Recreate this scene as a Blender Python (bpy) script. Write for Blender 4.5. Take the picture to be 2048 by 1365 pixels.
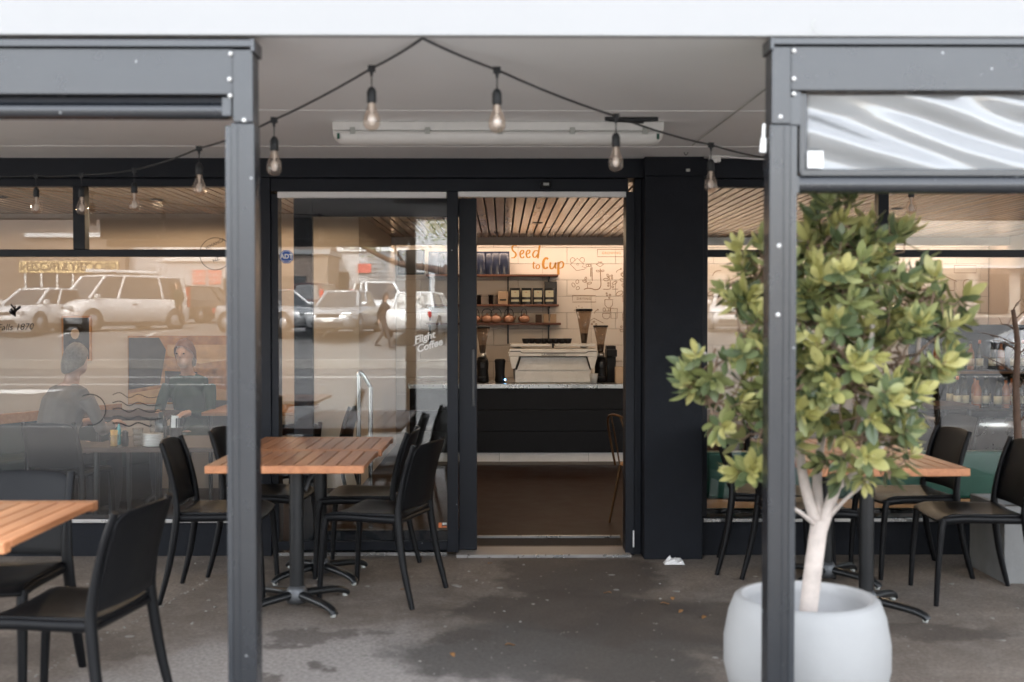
import bpy, bmesh, math, random
from mathutils import Vector, Matrix, noise
R = math.radians
random.seed(7)
for o in list(bpy.data.objects): bpy.data.objects.remove(o)
SC = bpy.context.scene
COL = SC.collection

# ------------------------------------------------------------------ camera
CAM_Y, CAM_H, FPX = -6.875, 1.45, 2276.0
cd = bpy.data.cameras.new('camera'); cam = bpy.data.objects.new('camera', cd); COL.objects.link(cam)
cam.location = (0, CAM_Y, CAM_H); cam.rotation_euler = (R(90 - 1.233), 0, R(-0.478))
cd.sensor_width = 36; cd.lens = 40.0; cd.clip_end = 2000; cd.clip_start = 0.05
cd.dof.use_dof = True; cd.dof.focus_distance = 11.0; cd.dof.aperture_fstop = 2.5
SC.camera = cam
# ------------------------------------------------------------------ sky and sun (overcast)
SUN_EL, SUN_ROT = R(52), R(-25)
w = bpy.data.worlds.new('World'); SC.world = w; w.use_nodes = True
wn, wl = w.node_tree.nodes, w.node_tree.links
sky = wn.new('ShaderNodeTexSky'); sky.sky_type = 'NISHITA'; sky.sun_disc = False
sky.sun_elevation = SUN_EL; sky.sun_rotation = SUN_ROT; sky.dust_density = 4.0; sky.air_density = 1.0
hs = wn.new('ShaderNodeHueSaturation'); hs.inputs['Saturation'].default_value = 0.27
bg = wn['Background']; bg.inputs['Strength'].default_value = 0.15
wl.new(sky.outputs[0], hs.inputs['Color']); wl.new(hs.outputs[0], bg.inputs['Color'])
sd = bpy.data.lights.new('sun', 'SUN'); sd.energy = 0.6; sd.angle = R(30); sd.color = (1.0, 0.98, 0.95)
sun = bpy.data.objects.new('sun', sd); COL.objects.link(sun)
sdir = Vector((math.sin(SUN_ROT) * math.cos(SUN_EL), math.cos(SUN_ROT) * math.cos(SUN_EL), math.sin(SUN_EL)))
sun.rotation_euler = sdir.to_track_quat('Z', 'Y').to_euler(); sun.location = (0, -10, 12)
SC.view_settings.view_transform = 'Standard'; SC.view_settings.look = 'None'
SC.view_settings.exposure = 3.3; SC.view_settings.gamma = 1.0; SC.view_settings.use_curve_mapping = False
SC.render.engine = 'CYCLES'
SC.cycles.max_bounces = 10; SC.cycles.transparent_max_bounces = 24; SC.cycles.glossy_bounces = 5
SC.cycles.diffuse_bounces = 5; SC.cycles.caustics_reflective = False; SC.cycles.caustics_refractive = False
SC.cycles.sample_clamp_indirect = 6.0
try:
    SC.cycles.use_denoising = True; SC.cycles.denoiser = 'OPENIMAGEDENOISE'
except Exception: pass

CR = cam.rotation_euler.to_matrix()
def at(px, py, D):
    """the point D metres in front of the camera (along Y) seen at photo pixel px, py"""
    v = CR @ Vector(((px - 1024) / FPX, -(py - 682.5) / FPX, -1))
    v *= D / v.y
    return Vector((v.x, CAM_Y + D, CAM_H + v.z))
def Yd(D): return CAM_Y + D
DF = 6.875

# ------------------------------------------------------------------ materials
MATS = {}
def nodes_of(m): return m.node_tree.nodes, m.node_tree.links
def pbr(name, col, rough=0.5, metal=0.0, var=0.12, vs=6.0, bump=0.0, bs=80.0, spec=0.5, dirt=0.0, rvar=0.08, stretch=None, emit=None, coat=0, chips=0):
    m = bpy.data.materials.new(name); m.use_nodes = True; MATS[name] = m
    n, l = nodes_of(m); b = n['Principled BSDF']
    tc = n.new('ShaderNodeTexCoord'); src = tc.outputs['Object']
    if stretch:
        mp = n.new('ShaderNodeMapping'); mp.inputs['Scale'].default_value = stretch; l.new(src, mp.inputs[0]); src = mp.outputs[0]
    oi = n.new('ShaderNodeObjectInfo')
    ad = n.new('ShaderNodeVectorMath'); ad.operation = 'ADD'; l.new(src, ad.inputs[0])
    sc = n.new('ShaderNodeMath'); sc.operation = 'MULTIPLY'; sc.inputs[1].default_value = 37.0
    l.new(oi.outputs['Random'], sc.inputs[0]); l.new(sc.outputs[0], ad.inputs[1]); src = ad.outputs[0]
    nz = n.new('ShaderNodeTexNoise'); nz.inputs['Scale'].default_value = vs; nz.inputs['Detail'].default_value = 6; nz.inputs['Roughness'].default_value = 0.62
    l.new(src, nz.inputs[0])
    mx = n.new('ShaderNodeMix'); mx.data_type = 'RGBA'
    mx.inputs[6].default_value = (*[max(0, c * (1 - 2 * var)) for c in col], 1); mx.inputs[7].default_value = (*[min(1, c * (1 + 2 * var)) for c in col], 1)
    l.new(nz.outputs[0], mx.inputs[0]); out = mx.outputs[2]
    if chips > 0:
        vc = n.new('ShaderNodeTexVoronoi'); vc.inputs['Scale'].default_value = 26; l.new(src, vc.inputs[0]); cn = n.new('ShaderNodeTexNoise'); cn.inputs['Scale'].default_value = 60; l.new(src, cn.inputs[0])
        wn_ = n.new('ShaderNodeTexWhiteNoise'); l.new(vc.outputs['Position'], wn_.inputs['Vector']); sz = n.new('ShaderNodeMath'); sz.operation = 'MULTIPLY_ADD'; sz.inputs[1].default_value = .22; l.new(cn.outputs[0], sz.inputs[0]); l.new(vc.outputs['Distance'], sz.inputs[2])
        c1 = n.new('ShaderNodeMapRange'); c1.inputs[1].default_value = .17; c1.inputs[2].default_value = .21; c1.inputs[3].default_value = 1; c1.inputs[4].default_value = 0; l.new(sz.outputs[0], c1.inputs[0])
        c2 = n.new('ShaderNodeMath'); c2.operation = 'GREATER_THAN'; c2.inputs[1].default_value = 1 - chips; l.new(wn_.outputs['Value'], c2.inputs[0]); c3 = n.new('ShaderNodeMath'); c3.operation = 'MULTIPLY'; l.new(c1.outputs[0], c3.inputs[0]); l.new(c2.outputs[0], c3.inputs[1])
        m3 = n.new('ShaderNodeMix'); m3.data_type = 'RGBA'; m3.inputs[7].default_value = (.30, .31, .31, 1); l.new(c3.outputs[0], m3.inputs[0]); l.new(out, m3.inputs[6]); out = m3.outputs[2]
    if dirt > 0:
        n2 = n.new('ShaderNodeTexNoise'); n2.inputs['Scale'].default_value = vs * 0.31; n2.inputs['Detail'].default_value = 8; n2.inputs['Roughness'].default_value = 0.7; l.new(src, n2.inputs[0])
        rp = n.new('ShaderNodeMapRange'); rp.inputs[1].default_value = 0.52; rp.inputs[2].default_value = 0.78; rp.inputs[4].default_value = dirt; l.new(n2.outputs[0], rp.inputs[0])
        m2 = n.new('ShaderNodeMix'); m2.data_type = 'RGBA'; m2.inputs[7].default_value = (0.12, 0.105, 0.09, 1)
        l.new(rp.outputs[0], m2.inputs[0]); l.new(out, m2.inputs[6]); out = m2.outputs[2]
    l.new(out, b.inputs['Base Color'])
    rr = n.new('ShaderNodeMapRange'); rr.inputs[3].default_value = max(0.02, rough - rvar); rr.inputs[4].default_value = min(1, rough + rvar)
    l.new(nz.outputs[0], rr.inputs[0]); l.new(rr.outputs[0], b.inputs['Roughness'])
    b.inputs['Metallic'].default_value = metal; b.inputs['Specular IOR Level'].default_value = spec
    if name.startswith('grey_frame'): b.inputs['IOR'].default_value = 1.7; b.inputs['Specular IOR Level'].default_value = .5
    if coat: b.inputs['Coat Weight'].default_value = coat; b.inputs['Coat Roughness'].default_value = 0.08
    if bump > 0:
        nb = n.new('ShaderNodeTexNoise'); nb.inputs['Scale'].default_value = bs; nb.inputs['Detail'].default_value = 4; l.new(src, nb.inputs[0])
        bp = n.new('ShaderNodeBump'); bp.inputs['Strength'].default_value = bump; bp.inputs['Distance'].default_value = 0.004
        l.new(nb.outputs[0], bp.inputs['Height']); l.new(bp.outputs[0], b.inputs['Normal'])
    if emit:
        b.inputs['Emission Color'].default_value = (*emit[0], 1); b.inputs['Emission Strength'].default_value = emit[1]
    return m

def schlick(n, l, f0, fmax=1.0):
    g = n.new('ShaderNodeNewGeometry')
    d = n.new('ShaderNodeVectorMath'); d.operation = 'DOT_PRODUCT'; l.new(g.outputs['Normal'], d.inputs[0]); l.new(g.outputs['Incoming'], d.inputs[1])
    a = n.new('ShaderNodeMath'); a.operation = 'ABSOLUTE'; l.new(d.outputs['Value'], a.inputs[0])
    s = n.new('ShaderNodeMath'); s.operation = 'SUBTRACT'; s.inputs[0].default_value = 1.0; l.new(a.outputs[0], s.inputs[1])
    p = n.new('ShaderNodeMath'); p.operation = 'POWER'; p.inputs[1].default_value = 5.0; l.new(s.outputs[0], p.inputs[0])
    r = n.new('ShaderNodeMapRange'); r.inputs[3].default_value = f0; r.inputs[4].default_value = fmax; l.new(p.outputs[0], r.inputs[0])
    return r.outputs[0]
def glass(name, tint, f0, rough=0.0, milky=0.0, wobble=0.0, milkcol=(.8, .82, .82), wscale=2.5):
    m = bpy.data.materials.new(name); m.use_nodes = True; MATS[name] = m
    n, l = nodes_of(m); n.remove(n['Principled BSDF']); out = n['Material Output']
    tr = n.new('ShaderNodeBsdfTransparent'); tr.inputs[0].default_value = (*tint, 1)
    gl = n.new('ShaderNodeBsdfGlossy'); gl.inputs['Roughness'].default_value = rough
    if wobble:
        tc = n.new('ShaderNodeTexCoord'); nz = n.new('ShaderNodeTexNoise'); nz.inputs['Scale'].default_value = wscale; nz.inputs['Detail'].default_value = 1
        l.new(tc.outputs['Object'], nz.inputs[0]); bp = n.new('ShaderNodeBump'); bp.inputs['Strength'].default_value = wobble; bp.inputs['Distance'].default_value = 0.01
        l.new(nz.outputs[0], bp.inputs['Height']); l.new(bp.outputs[0], gl.inputs['Normal'])
    ms = n.new('ShaderNodeMixShader'); base = tr.outputs[0]
    if milky:
        df = n.new('ShaderNodeBsdfDiffuse'); df.inputs[0].default_value = (*milkcol, 1)
        tl = n.new('ShaderNodeBsdfTranslucent'); tl.inputs[0].default_value = (*milkcol, 1)
        a0 = n.new('ShaderNodeMixShader'); a0.inputs[0].default_value = 0.5; l.new(df.outputs[0], a0.inputs[1]); l.new(tl.outputs[0], a0.inputs[2])
        a1 = n.new('ShaderNodeMixShader'); a1.inputs[0].default_value = milky; l.new(tr.outputs[0], a1.inputs[1]); l.new(a0.outputs[0], a1.inputs[2]); base = a1.outputs[0]
    l.new(schlick(n, l, f0), ms.inputs[0]); l.new(base, ms.inputs[1]); l.new(gl.outputs[0], ms.inputs[2])
    l.new(ms.outputs[0], out.inputs['Surface']); return m
def emission(name, col, s):
    m = bpy.data.materials.new(name); m.use_nodes = True; MATS[name] = m
    n, l = nodes_of(m); b = n['Principled BSDF']; b.inputs['Base Color'].default_value = (.8, .8, .8, 1)
    b.inputs['Emission Color'].default_value = (*col, 1); b.inputs['Emission Strength'].default_value = s; return m
def wood(name, c1, c2, rough=0.42, axis='Y', scale=9.0, coat=0.0):
    m = bpy.data.materials.new(name); m.use_nodes = True; MATS[name] = m
    n, l = nodes_of(m); b = n['Principled BSDF']; tc = n.new('ShaderNodeTexCoord'); oi = n.new('ShaderNodeObjectInfo')
    mp = n.new('ShaderNodeMapping'); s = [scale] * 3; s['XYZ'.index(axis)] = scale * 0.09; mp.inputs['Scale'].default_value = s
    l.new(tc.outputs['Object'], mp.inputs[0])
    ad = n.new('ShaderNodeVectorMath'); sc = n.new('ShaderNodeMath'); sc.operation = 'MULTIPLY'; sc.inputs[1].default_value = 91.0
    l.new(oi.outputs['Random'], sc.inputs[0]); l.new(mp.outputs[0], ad.inputs[0]); l.new(sc.outputs[0], ad.inputs[1])
    nz = n.new('ShaderNodeTexNoise'); nz.inputs['Scale'].default_value = 3.0; nz.inputs['Detail'].default_value = 7; nz.inputs['Roughness'].default_value = 0.65; nz.inputs['Distortion'].default_value = 0.6
    l.new(ad.outputs[0], nz.inputs[0]); cr = n.new('ShaderNodeMix'); cr.data_type = 'RGBA'; cr.inputs[6].default_value = (*c1, 1); cr.inputs[7].default_value = (*c2, 1)
    mr = n.new('ShaderNodeMapRange'); mr.inputs[1].default_value = .3; mr.inputs[2].default_value = .7; l.new(nz.outputs[0], mr.inputs[0]); l.new(mr.outputs[0], cr.inputs[0])
    hv = n.new('ShaderNodeHueSaturation'); vr = n.new('ShaderNodeMapRange'); vr.inputs[3].default_value = 0.72; vr.inputs[4].default_value = 1.22
    l.new(oi.outputs['Random'], vr.inputs[0]); l.new(vr.outputs[0], hv.inputs['Value']); l.new(cr.outputs[2], hv.inputs['Color'])
    l.new(hv.outputs[0], b.inputs['Base Color']); b.inputs['Roughness'].default_value = rough
    if coat: b.inputs['Coat Weight'].default_value = coat; b.inputs['Coat Roughness'].default_value = .12
    bp = n.new('ShaderNodeBump'); bp.inputs['Strength'].default_value = .25; bp.inputs['Distance'].default_value = .002; l.new(nz.outputs[0], bp.inputs['Height']); l.new(bp.outputs[0], b.inputs['Normal'])
    return m
def leafmat(name, c1, c2, rough=.32):
    m = bpy.data.materials.new(name); m.use_nodes = True; MATS[name] = m
    n, l = nodes_of(m); b = n['Principled BSDF']; oi = n.new('ShaderNodeObjectInfo'); g = n.new('ShaderNodeNewGeometry')
    mx = n.new('ShaderNodeMix'); mx.data_type = 'RGBA'; mx.inputs[6].default_value = (*c1, 1); mx.inputs[7].default_value = (*c2, 1)
    ad = n.new('ShaderNodeMath'); ad.operation = 'ADD'; l.new(oi.outputs['Random'], ad.inputs[0]); l.new(g.outputs['Random Per Island'], ad.inputs[1])
    fr = n.new('ShaderNodeMath'); fr.operation = 'FRACT'; l.new(ad.outputs[0], fr.inputs[0]); l.new(fr.outputs[0], mx.inputs[0])
    tc = n.new('ShaderNodeTexCoord'); nz = n.new('ShaderNodeTexNoise'); nz.inputs['Scale'].default_value = 40; l.new(tc.outputs['Object'], nz.inputs[0])
    hv = n.new('ShaderNodeHueSaturation'); vr = n.new('ShaderNodeMapRange'); vr.inputs[3].default_value = .75; vr.inputs[4].default_value = 1.25; l.new(nz.outputs[0], vr.inputs[0]); l.new(vr.outputs[0], hv.inputs['Value'])
    l.new(mx.outputs[2], hv.inputs['Color']); l.new(hv.outputs[0], b.inputs['Base Color']); b.inputs['Roughness'].default_value = rough
    tl = n.new('ShaderNodeBsdfTranslucent'); l.new(hv.outputs[0], tl.inputs[0]); ms = n.new('ShaderNodeMixShader'); ms.inputs[0].default_value = .28
    l.new(b.outputs[0], ms.inputs[1]); l.new(tl.outputs[0], ms.inputs[2]); l.new(ms.outputs[0], n['Material Output'].inputs['Surface']); return m

# exterior
pbr('navy_paint', (.0055, .0072, .0115), .45, spec=.25, var=.22, vs=5, bump=.06, bs=120, dirt=.03, chips=.02)
pbr('navy_stucco', (.010, .0115, .015), .72, spec=.18, var=.2, vs=7, bump=.55, bs=45, dirt=.05)
pbr('grey_frame', (.009, .0115, .015), .26, var=.12, vs=9, bump=.03, bs=160, dirt=.05, spec=1.0, rvar=.06, chips=.10)
pbr('grey_frame_pale', (.017, .021, .026), .24, var=.12, vs=9, dirt=.06, spec=1.0, rvar=.06, chips=.08)
pbr('white_fascia', (.335, .333, .328), .5, var=.025, vs=2, dirt=.0)
pbr('soffit', (.84, .845, .845), .5, var=.03, vs=1.4, dirt=.05)
pbr('joint_white', (.78, .77, .75), .5, var=.04)
pbr('white_plastic', (.76, .75, .72), .35, var=.05, dirt=.08)
pbr('black_rubber', (.012, .014, .016), .55, var=.2)
pbr('black_plastic', (.0040, .0043, .0052), .45, spec=.22, var=.12, vs=14, bump=.10, bs=260, dirt=.015)
pbr('black_metal', (.008, .009, .010), .34, var=.2, vs=9, spec=.5, bump=.05, bs=200, dirt=.03)
pbr('grey_cast', (.10, .105, .11), .45, metal=.6, var=.2)
pbr('steel', (.55, .55, .54), .28, metal=1.0, var=.1)
pbr('chrome', (.8, .8, .8), .08, metal=1.0, var=.03)
pbr('pot_white', (.31, .312, .308), .66, var=.07, vs=4, bump=.14, bs=120, dirt=.38)
pbr('pot_inside', (.42, .42, .42), .8, var=.12, dirt=.2)
pbr('soil', (.03, .022, .016), .95, var=.4, vs=40, bump=1.0, bs=60)
pbr('bark_pale', (.54, .47, .42), .8, var=.22, vs=16, bump=.7, bs=40, dirt=.35)
pbr('twig_brown', (.24, .16, .11), .8, var=.25, vs=20)
pbr('bark_brown', (.11, .066, .045), .85, var=.3, vs=18, bump=.6, bs=60)
pbr('concrete_grey', (.20, .20, .195), .8, var=.15, vs=6, bump=.3, bs=60, dirt=.2)
pbr('paper_white', (.80, .79, .77), .85, var=.05)
pbr('dead_leaf', (.28, .14, .05), .8, var=.3)
pbr('gum', (.25, .235, .21), .8, var=.2)
leafmat('leaf_young', (.40, .39, .13), (.56, .52, .22), .32)
leafmat('leaf_mid', (.23, .26, .095), (.36, .375, .16), .30)
leafmat('leaf_old', (.09, .125, .06), (.16, .195, .095), .24)
glass('window_glass', (.955, .965, .96), .056, 0.0, wobble=.005)
glass('clear_pvc', (.80, .82, .82), .12, .13, milky=.36, milkcol=(.66, .68, .69))
glass('bulb_glass', (.97, .89, .82), .09, 0.0, milky=.08, milkcol=(.85, .72, .62))
glass('clear_glass', (.93, .94, .93), .06, .02)
glass('smoky_plastic', (.55, .47, .40), .06, .05, milky=.12, milkcol=(.5, .42, .34))
wood('table_wood', (.33, .125, .052), (.50, .22, .10), .42)
wood('dark_wood', (.028, .014, .008), (.06, .03, .016), .6, axis='X')
wood('shelf_wood', (.10, .035, .02), (.19, .075, .042), .5, axis='X')
wood('oak_wood', (.36, .17, .065), (.52, .27, .115), .45, axis='X')
# interior
wood('ceiling_slat', (.56, .39, .27), (.68, .51, .37), .20, axis='Y', scale=5, coat=.35)
pbr('ceiling_void', (.012, .01, .009), .9)
pbr('cafe_wall', (.56, .46, .37), .7, var=.03, vs=2, bump=.08, bs=90)
pbr('cafe_block', (.72, .66, .59), .6, var=.03, vs=4, bump=.10, bs=60)
pbr('block_joint', (.34, .29, .24), .9)
pbr('beam_paint', (.42, .40, .37), .6, var=.04)
pbr('cafe_floor', (.020, .0070, .0022), .4, spec=.10, var=.3, vs=5, bump=.05, bs=60, dirt=.015)
pbr('floor_tile_pale', (.30, .27, .24), .45, var=.12, dirt=.15)
pbr('floor_tile_dark', (.085, .075, .066), .5, var=.2, dirt=.2)
pbr('door_mat', (.022, .016, .013), .95, var=.35, vs=40, bump=.9, bs=160)
pbr('counter_black', (.004, .004, .0055), .5, spec=.25, var=.2, vs=10, bump=.06)
pbr('kick_white', (.72, .71, .69), .5, var=.07, dirt=.12)
pbr('machine_white', (.66, .64, .60), .28, var=.02, coat=.3)
pbr('ink_orange', (.50, .24, .03), .7, var=.12, vs=30)
pbr('ink_brown', (.24, .13, .05), .7, var=.15, vs=30)
pbr('ink_black', (.012, .012, .013), .6)
pbr('ink_white', (.78, .77, .74), .5)
pbr('bag_navy', (.016, .022, .045), .30, var=.3, vs=14, bump=.25, bs=22)
pbr('bag_black', (.014, .015, .018), .35, var=.2, vs=14, bump=.2, bs=22)
pbr('label_cream', (.60, .58, .42), .6, var=.06, vs=20)
pbr('kraft', (.50, .36, .24), .7, var=.08)
pbr('teapot_copper', (.50, .27, .18), .35, metal=.25, var=.1)
pbr('cup_grey', (.40, .41, .38), .5, var=.05)
pbr('green_paint', (.012, .085, .055), .45, var=.12, vs=6)
pbr('teal_dark', (.014, .035, .036), .6, var=.15)
pbr('bronze', (.16, .085, .04), .35, metal=.8, var=.15)
pbr('plate_white', (.72, .71, .69), .25, var=.02)
pbr('sugar_orange', (.75, .42, .12), .6, var=.2, vs=30)
pbr('teal_plastic', (.03, .30, .30), .4)
pbr('bottle_dark', (.012, .016, .012), .10, var=.1)
pbr('bottle_amber', (.30, .10, .025), .12, var=.1)
pbr('bottle_orange', (.62, .17, .05), .4, var=.1)
pbr('art_sepia', (.30, .135, .035), .6, var=.55, vs=9)
pbr('art_dark', (.028, .02, .014), .6, var=.4, vs=11)
pbr('art_sand', (.46, .27, .10), .6, var=.25, vs=7)
pbr('sign_blue', (.02, .085, .36), .4, var=.05)
emission('led_warm', (1.0, .74, .55), 4.0)
emission('lamp_warm', (1.0, .70, .42), 25.0)
emission('led_blue', (.15, .5, 1.0), 6.0)
pbr('skin', (.48, .29, .21), .5, var=.06, vs=20)
pbr('hair_grey', (.13, .11, .095), .6, var=.45, vs=60)
pbr('hair_red', (.14, .05, .018), .6, var=.3, vs=60)
pbr('hair_black', (.012, .010, .010), .5, var=.3, vs=60)
pbr('shirt_pale', (.16, .135, .115), .85, var=.08, vs=20)
pbr('jacket_green', (.008, .03, .02), .85, var=.12, vs=20)
pbr('cloth_black', (.011, .011, .013), .85, var=.2)
pbr('trouser_dark', (.02, .022, .03), .85, var=.2)
# street
pbr('asphalt', (.12, .12, .12), .85, var=.16, vs=3, bump=.5, bs=70, dirt=.1)
pbr('car_park_asphalt', (.14, .14, .14), .85, var=.16, vs=1, dirt=.1)
pbr('kerb_stone', (.26, .255, .245), .85, var=.2, vs=5, bump=.4, bs=30)
pbr('road_paint', (.72, .72, .70), .7, var=.1, vs=9)
pbr('earth', (.09, .09, .075), .95, var=.2, vs=.1)
pbr('car_white', (.72, .72, .72), .22, var=.02, coat=.6)
pbr('car_silver', (.42, .43, .44), .25, metal=.5, var=.03, coat=.6)
pbr('car_dark', (.03, .034, .04), .25, metal=.3, var=.05, coat=.6)
pbr('car_maroon', (.07, .02, .018), .25, metal=.2, var=.05, coat=.6)
pbr('car_glass', (.045, .05, .055), .05, var=.1, spec=1.0)
pbr('tyre', (.015, .015, .016), .8, var=.2)
pbr('rim_metal', (.45, .45, .46), .3, metal=.9)
pbr('tail_red', (.45, .02, .015), .2, var=.1)
pbr('headlight', (.55, .57, .58), .1, var=.1, metal=.4)
pbr('trim_black', (.02, .02, .022), .5)
pbr('wall_cladding', (.50, .50, .51), .6, var=.06, vs=.7, dirt=.1)
pbr('wall_brown', (.20, .155, .125), .7, var=.1, vs=.7)
pbr('wall_cream', (.55, .50, .43), .7, var=.06, vs=.7, dirt=.1)
pbr('sign_yellow', (.70, .52, .25), .6, var=.05, vs=1)
pbr('sign_white', (.76, .76, .75), .5, var=.03, vs=1)
pbr('poster_red', (.62, .12, .10), .6, var=.08, vs=2)
pbr('shop_glass', (.04, .045, .05), .08, var=.2, vs=1)
pbr('roller_grey', (.28, .29, .30), .5, var=.08, metal=.3)

def pavement_material():
    m = bpy.data.materials.new('pavement_asphalt'); m.use_nodes = True; MATS['pavement_asphalt'] = m
    n, l = nodes_of(m); b = n['Principled BSDF']; tc = n.new('ShaderNodeTexCoord'); src = tc.outputs['Object']
    def mix(f, a, c):
        x = n.new('ShaderNodeMix'); x.data_type = 'RGBA'
        if hasattr(f, 'node'): l.new(f, x.inputs[0])
        else: x.inputs[0].default_value = f
        for i, v in ((6, a), (7, c)):
            if hasattr(v, 'node'): l.new(v, x.inputs[i])
            else: x.inputs[i].default_value = (*v, 1)
        return x.outputs[2]
    def nz(s, d=6, r=.6):
        x = n.new('ShaderNodeTexNoise'); x.inputs['Scale'].default_value = s; x.inputs['Detail'].default_value = d; x.inputs['Roughness'].default_value = r; l.new(src, x.inputs[0]); return x
    def rng(v, a, c, o0=0., o1=1.):
        x = n.new('ShaderNodeMapRange'); x.inputs[1].default_value = a; x.inputs[2].default_value = c; x.inputs[3].default_value = o0; x.inputs[4].default_value = o1; x.interpolation_type = 'SMOOTHSTEP'; l.new(v, x.inputs[0]); return x.outputs[0]
    big = nz(1.1, 8, .62); med = nz(6, 8, .65); fine = nz(55, 5, .7); grit = nz(190, 3, .7)
    warp = n.new('ShaderNodeVectorMath'); warp.operation = 'SCALE'; warp.inputs['Scale'].default_value = .95
    wz = nz(2.6, 7, .62); sb = n.new('ShaderNodeVectorMath'); sb.operation = 'SUBTRACT'; sb.inputs[1].default_value = (.5, .5, .5)
    l.new(wz.outputs['Color'], sb.inputs[0]); l.new(sb.outputs[0], warp.inputs[0])
    wp = n.new('ShaderNodeVectorMath'); l.new(src, wp.inputs[0]); l.new(warp.outputs[0], wp.inputs[1])
    def blob(cx, cy, rx, ry, a=.75, c=1.12):
        mp = n.new('ShaderNodeMapping'); mp.inputs['Location'].default_value = (-cx / rx, -cy / ry, 0); mp.inputs['Scale'].default_value = (1 / rx, 1 / ry, 0); l.new(wp.outputs[0], mp.inputs[0])
        ln = n.new('ShaderNodeVectorMath'); ln.operation = 'LENGTH'; l.new(mp.outputs[0], ln.inputs[0])
        return rng(ln.outputs['Value'], a, c, 1., 0.)
    col = mix(rng(big.outputs[0], .35, .7), (.155, .125, .10), (.24, .20, .165))
    col = mix(rng(med.outputs[0], .4, .75, 0, .55), col, (.33, .29, .25))
    # paler patch nearer the street, then the unseen outer paving
    sx = n.new('ShaderNodeSeparateXYZ'); l.new(wp.outputs[0], sx.inputs[0])
    pale_patch = rng(blob(-.75, -2.75, 1.25, 1.45, .45, 1.1), 0, 1, 0, .9)
    col = mix(rng(sx.outputs['Y'], -3.4, -2.6, .85, 0.), col, (.15, .148, .145))  # unseen outer paving, grey tuned for the light it bounces onto the soffit
    col = mix(pale_patch, col, (.40, .37, .345))
    def stain(cx, cy, rx, ry, amt, c, a=.74, e=1.14):
        nonlocal col
        k = n.new('ShaderNodeMath'); k.operation = 'MULTIPLY'; k.inputs[1].default_value = amt; l.new(blob(cx, cy, rx, ry, a, e), k.inputs[0]); col = mix(k.outputs[0], col, c)
    DK = (.062, .048, .039)
    stain(.42, -.55, .50, .62, .80, DK); stain(.30, -1.25, .62, .40, .82, DK); stain(.25, -2.0, .75, .55, .85, (.070, .065, .060)); stain(.95, -1.55, .7, .45, .7, DK)
    stain(-.85, -1.75, .26, .14, .6, DK); stain(-.95, -2.3, .15, .10, .7, DK); stain(1.9, -1.65, .5, .22, .6, DK); stain(-2.2, -1.9, .7, .3, .45, DK); stain(-.2, -1.72, .16, .1, .5, DK)
    col = mix(rng(fine.outputs[0], .36, .64), mix(.42, col, (.04, .032, .026)), col)
    vor = n.new('ShaderNodeTexVoronoi'); vor.inputs['Scale'].default_value = 24; l.new(src, vor.inputs[0])
    wnz = n.new('ShaderNodeTexWhiteNoise'); l.new(vor.outputs['Position'], wnz.inputs['Vector'])
    spot = n.new('ShaderNodeMath'); spot.operation = 'MULTIPLY'; l.new(rng(vor.outputs['Distance'], .10, .18, 1., 0.), spot.inputs[0]); l.new(rng(wnz.outputs['Value'], .90, .93), spot.inputs[1])
    col = mix(spot.outputs[0], col, (.30, .27, .235))
    col = mix(rng(grit.outputs[0], .60, .70, 0, .6), col, (.36, .33, .29))
    l.new(col, b.inputs['Base Color']); b.inputs['Roughness'].default_value = .8
    bp = n.new('ShaderNodeBump'); bp.inputs['Strength'].default_value = .55; bp.inputs['Distance'].default_value = .006
    ad = n.new('ShaderNodeMath'); l.new(fine.outputs[0], ad.inputs[0]); l.new(grit.outputs[0], ad.inputs[1]); l.new(ad.outputs[0], bp.inputs['Height']); l.new(bp.outputs[0], b.inputs['Normal'])
pavement_material()

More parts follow.
